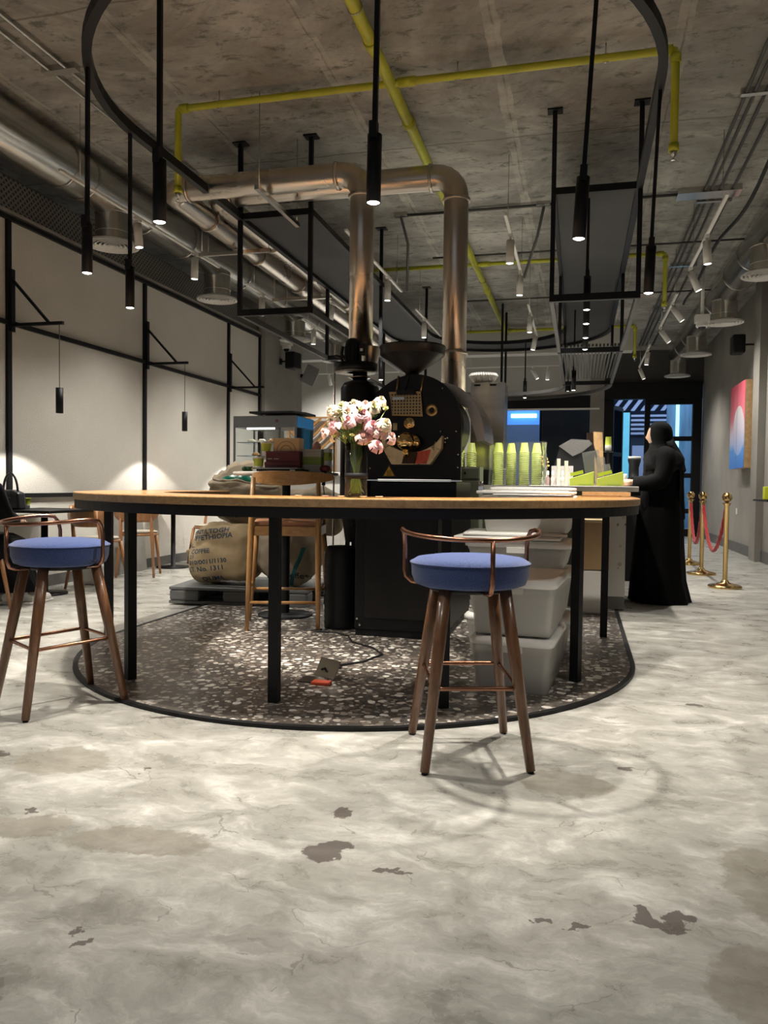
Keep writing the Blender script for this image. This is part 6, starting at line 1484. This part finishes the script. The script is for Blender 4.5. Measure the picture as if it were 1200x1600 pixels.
def loft_cloth(secs, n=72, folds=9, seed=0., skirt=None):
    """secs: (cx, cy, z, rx, ry, fold amplitude)"""
    bm = bmesh.new(); rows = []
    for (cx_, cy_, z, rx, ry, am) in secs:
        row = []
        for j in range(n):
            a = 2 * pi * j / n; k = 1 + am * (sin(folds * a + seed + z * .8) * .6 + sin((folds * 2 + 3) * a + seed * 2 - z) * .3 + noise.noise(Vector((cos(a) * 2, sin(a) * 2, z * 2 + seed))) * .8)
            zz = z
            if skirt and z < .05: zz = max(.004, z)
            row.append(bm.verts.new((cx_ + rx * k * cos(a), cy_ + ry * k * sin(a), zz)))
        rows.append(row)
    for a, b in zip(rows, rows[1:]):
        for j in range(n): bm.faces.new((a[j], a[(j + 1) % n], b[(j + 1) % n], b[j])).smooth = True
    return bm
bm = loft_cloth([(.0, 0, .004, .255, .29, .07), (.0, 0, .03, .250, .285, .07), (-.01, 0, .20, .235, .26, .06), (-.01, 0, .50, .215, .235, .05), (0, 0, .80, .20, .225, .035), (0, 0, 1.0, .17, .205, .03), (0, 0, 1.18, .155, .195, .03), (0, 0, 1.30, .145, .19, .02), (.0, 0, 1.37, .12, .155, .01), (0, 0, 1.41, .08, .09, .0), (-.01, 0, 1.43, .05, .05, 0)], seed=1.7)
# train at the right of the hem
for v in bm.verts:
    if v.co.z < .35 and v.co.x > .08:
        k = (1 - v.co.z / .35) ** 2; v.co.x += .035 * k * (v.co.x / .29)
for (sh, el, wr) in (((.03, -.15, 1.335), (-.02, -.235, 1.10), (-.24, -.165, 1.09)), ((.03, .15, 1.335), (-.01, .24, 1.10), (-.24, .145, 1.09))):
    tube(bm, [Vector((0, sh[1] * .4, 1.32)), sh, Vector(sh).lerp(Vector(el), .5) + Vector((.01, 0, 0)), el, Vector(el).lerp(Vector(wr), .5) + Vector((0, 0, -.02)), Vector(wr) + Vector((0, 0, -.015))], [.075, .088, .078, .078, .072, .062], 18)
obj('abaya_robe', bm, abaya, pw, world=False)
# headscarf: one cloth from the crown over the neck to the shoulders, open at the face
bm = bmesh.new(); n = 48; secs = [(-.02, 1.642, .012, .012), (-.02, 1.636, .045, .04), (-.02, 1.618, .078, .068), (-.02, 1.59, .100, .086), (-.02, 1.555, .110, .094), (-.018, 1.515, .112, .094), (-.012, 1.475, .108, .090), (-.006, 1.44, .102, .088), (.0, 1.41, .105, .100), (.008, 1.38, .125, .135), (.015, 1.345, .152, .175), (.02, 1.30, .170, .205), (.022, 1.25, .176, .214), (.024, 1.20, .180, .212)]
VV = []
for si, (cx_, z, rx, ry) in enumerate(secs):
    row = []
    for j in range(n):
        a = 2 * pi * j / n; k = 1 + (.05 * sin(5 * a + z * 22) + .03 * sin(9 * a - z * 30)) * min(1, max(0, (1.46 - z) * 8)) + .012 * sin(4 * a + z * 30)
        x = cx_ + rx * k * cos(a)
        if 1.44 < z < 1.60: x = max(x, -.112)
        row.append(bm.verts.new((x, ry * k * sin(a), z - (.05 * max(0, sin(3 * a)) if si == len(secs) - 1 else 0))))
    VV.append(row)
for si, (A, B) in enumerate(zip(VV, VV[1:])):
    zc = (secs[si][1] + secs[si + 1][1]) / 2
    for j in range(n):
        a = 2 * pi * (j + .5) / n
        if cos(a) < -.80 and 1.455 < zc < 1.585: continue     # the face opening
        bm.faces.new((A[j], A[(j + 1) % n], B[(j + 1) % n], B[j])).smooth = True
# back drape falling to the hip
g_ = []
for i in range(16):
    z = 1.50 - i * .048; row = []
    for j in range(13):
        u = (j / 12 - .5) * 2; x = .085 + .10 * min(1, i / 4.) - .05 * u * u + .012 * sin(u * 7 + i * .3); y = u * (.09 + .006 * i if i < 9 else .144 - .012 * (i - 9)) - .02 
        row.append(bm.verts.new((x + .012 * (i > 9) * (i - 9) * .3, y, z - .05 * abs(u))))
    g_.append(row)
for a, b in zip(g_, g_[1:]):
    for j in range(12): bm.faces.new((a[j], a[j + 1], b[j + 1], b[j])).smooth = True
o = obj('headscarf', bm, scarf, pw, world=False); sm = o.modifiers.new('thick', 'SOLIDIFY'); sm.thickness = .004

# seated person, mostly beyond the left edge
pl_ = thing('person', 'seated person in black clothes with striped white trainers at the left edge', 'person', (-4.60, 5.06, 0))
V = [(0, 0, .50), (0, -.02, .75), (0, -.02, 1.0), (0, -.01, 1.12), (.0, 0, 1.18), (.18, -.02, .98), (.22, .04, .72), (.14, .26, .70), (-.18, -.02, .98), (-.20, .08, .76), (-.10, .26, .82), (.10, .05, .50), (.13, .40, .50), (.14, .46, .10), (.16, .58, .05), (-.09, .05, .50), (-.09, .38, .50), (-.05, .42, .10), (-.04, .54, .05)]
Ra = [.13, .12, .125, .05, .045, .055, .042, .026, .055, .042, .026, .085, .06, .038, .035, .085, .06, .038, .035]
body = skinned('body', V, Ed, Ra, skin, pl_); bm = bmesh.new(); bm.from_mesh(body.data); head_into(bm, (.0, .02, 1.27), (.2, 1, 0), .22); hand_into(bm, (.14, .27, .70), (-.1, 1, -.1), 1); hand_into(bm, (-.10, .27, .82), (.1, 1, -.1), -1)
bmesh.ops.recalc_face_normals(bm, faces=bm.faces); bm.to_mesh(body.data); bm.free()
bm = bmesh.new(); tube(bm, [(0, -.02, .46), (0, -.02, .62), (0, -.02, .85), (0, -.02, 1.02), (0, -.01, 1.12)], [.19, .175, .175, .17, .07], 28)
tube(bm, [(.12, -.02, .99), (.19, -.01, .96), (.235, .05, .74), (.16, .24, .71)], [.07, .07, .065, .05], 16); tube(bm, [(-.12, -.02, .99), (-.19, -.01, .96), (-.215, .08, .78), (-.11, .24, .82)], [.07, .07, .065, .05], 16)
obj('black_coat', bm, abaya, pl_, world=False)
bm = loft_cloth([(.02, .40, .11, .22, .15, .08), (.02, .36, .2, .21, .19, .07), (.01, .30, .34, .21, .24, .05), (.01, .22, .46, .20, .28, .03), (.01, .20, .55, .19, .27, .02), (.0, .16, .60, .14, .2, .0), (0, .12, .62, .04, .06, 0)], seed=2.2); obj('long_skirt', bm, abaya, pl_, world=False)
bm = bmesh.new(); tube(bm, [(0, -.01, 1.12), (0, 0, 1.20), (0, .0, 1.30), (0, .0, 1.38), (0, 0, 1.40)], [.09, .095, .118, .075, .01], 24); obj('headscarf', bm, scarf, pl_, world=False)
for sx, sy, lab in ((.16, .50, ''), (-.03, .46, '')):
    bm = bmesh.new(); prof = [(-.11, .035), (-.11, .085), (-.03, .10), (.03, .075), (.12, .055), (.15, .035)]
    tube(bm, [(sx, sy - .10, .045), (sx, sy - .03, .055), (sx + .005, sy + .06, .045), (sx + .01, sy + .13, .035), (sx + .012, sy + .16, .030)], [.040, .044, .042, .034, .012], 16)
    s = obj('trainer', bm, whitep, pl_, world=False)
    bm = bmesh.new(); bx(bm, sx - .042, sy - .13, 0, sx + .046, sy + .165, .020); bevel(bm, .008, 2); obj('sole', bm, whitep, s, world=False)
    bm = bmesh.new()
    for k in range(3): beam(bm, (sx + .036, sy - .02 + k * .03, .02), (sx + .032, sy + .0 + k * .03, .078), .010)
    obj('stripes', bm, blackp, s, world=False)

# ------------------------------------------------------------------ café tables and chairs along the plaster wall
def cafe_chair(x, y, rz, label, pale=True):
    t = thing('cafe_chair', label, 'chair', (x, y, 0), rz)      # faces +Y
    bm = bmesh.new(); lathe(bm, [(0, .445), (.19, .445), (.205, .455), (.205, .468), (.19, .475), (0, .478)], n=36, ell=.95); obj('seat', bm, beech, t, world=False)
    bm = bmesh.new(); lathe(bm, [(0, .4785), (.185, .4785), (.195, .487), (.185, .497), (0, .503)], n=36, ell=.95); obj('seat_cushion', bm, creamf, t, world=False)
    for sx in (-1, 1):
        bm = bmesh.new(); tube(bm, [(sx * .15, .13, .45), (sx * .19, .20, .0)], [.020, .013], 10); obj('leg', bm, beech, t, world=False)
        bm = bmesh.new(); tube(bm, [(sx * .20, -.23, .0), (sx * .165, -.15, .45), (sx * .155, -.205, .80)], [.013, .020, .014], 10); obj('leg', bm, beech, t, world=False)
    bm = bmesh.new(); rows = []
    for i in range(9):
        z = .60 + .22 * i / 8; row = []
        wz = .235 * (1 - .35 * abs(2 * i / 8 - 1) ** 3)
        for j in range(13):
            u = (j / 12 - .5) * 2; row.append((u * wz, -.235 + .07 * u * u, z))
        rows.append(row)
    F = [[bm.verts.new(p) for p in r_] for r_ in rows]; B = [[bm.verts.new((p[0], p[1] + .014, p[2])) for p in r_] for r_ in rows]
    for G, s in ((F, 1), (B, -1)):
        for a, b in zip(G, G[1:]):
            for j in range(12): bm.faces.new((a[j], a[j + 1], b[j + 1], b[j])).smooth = True
    bd = lambda G: [G[0][j] for j in range(13)] + [G[i][12] for i in range(1, 9)] + [G[8][j] for j in range(11, -1, -1)] + [G[i][0] for i in range(7, 0, -1)]
    f_, b_ = bd(F), bd(B)
    for k in range(len(f_)): bm.faces.new((f_[k], f_[(k + 1) % len(f_)], b_[(k + 1) % len(f_)], b_[k]))
    obj('backrest', bm, beech, t, world=False)
    return t
cafe_chair(-4.52, 6.55, radians(-8), 'beech café chair with curved back, nearest behind the left stool')
cafe_chair(-4.70, 7.55, radians(20), 'beech café chair seen between the left table legs')
cafe_chair(-4.62, 9.05, radians(175), 'beech café chair with pale cushion beside the round pedestal table')
cafe_chair(-4.60, 5.02, radians(0), 'café chair under the seated person at the left edge')
def square_table(x, y, w_, d_, h_, label, topm=black):
    t = thing('cafe_table', label, 'table', (x, y, 0)); obj('table_top', bevel(box(-w_ / 2, -d_ / 2, h_ - .025, w_ / 2, d_ / 2, h_), .004), topm, t, world=False)
    bm = bmesh.new(); lathe(bm, [(0, 0), (.20, 0), (.20, .012), (.03, .02), (.03, h_ - .026), (0, h_ - .026)], n=32); obj('pedestal', bm, black, t, world=False); return t
square_table(-4.72, 6.02, .60, .66, .775, 'black square café table with bag and cup at the left edge')
t = thing('cafe_table', 'small round wood-topped table on a black pedestal by the plaster wall', 'table', (-4.78, 8.42, 0))
bm = bmesh.new(); lathe(bm, [(0, .74), (.24, .74), (.245, .75), (.24, .765), (0, .766)], n=40); obj('table_top', bm, counterwood, t, world=False)
bm = bmesh.new(); lathe(bm, [(0, 0), (.2, 0), (.2, .012), (.028, .02), (.028, .739), (0, .739)], n=32); obj('pedestal', bm, black, t, world=False)
cup('paper_cup', -4.88, 5.98, .776, 'lime and white paper cup on the black café table at the left edge', lid=False, h=.095)
hb = thing('handbag', 'black handbag with raised handle on the café table at the left edge', 'handbag', (-4.88, 5.78, .776))
bm = bmesh.new(); prism(bm, [(-.13, 0), (.13, 0), (.115, .15), (.04, .175), (-.04, .175), (-.115, .15)], -.05, .05, plane='XZ'); bevel(bm, .02, 3); obj('bag_body', bm, mat('black_leather', (.012, .012, .014), .35), hb, world=False)
bm = bmesh.new(); tube(bm, [(.075 * cos(a), 0, .15 + .17 * sin(a)) for a in [pi * k / 16 for k in range(17)]], .010, 8); obj('handle', bm, MATS['black_leather'], hb, world=False)
bm = bmesh.new(); bx(bm, .02, -.056, .10, .05, -.051, .13); obj('buckle', bm, chrome, hb, world=False)
ls = obj('leaning_panel', box(-.01, -.35, 0, .01, .35, .80), mat('grey_panel', (.22, .21, .19), .7)); ls.location = (-4.93, 7.72, .0); ls.rotation_euler = (0, radians(-6), 0); tag(ls, 'grey panel leaning on the plaster wall behind the chairs', 'panel')
bn = obj('paper_bag', bevel(box(-.10, -.06, 0, .10, .06, .20), .01), mat('white_paper', (.6, .6, .6), .7)); bn.location = (-4.70, 6.75, 0); tag(bn, 'white paper bag on the floor under the nearest café chair', 'bag')
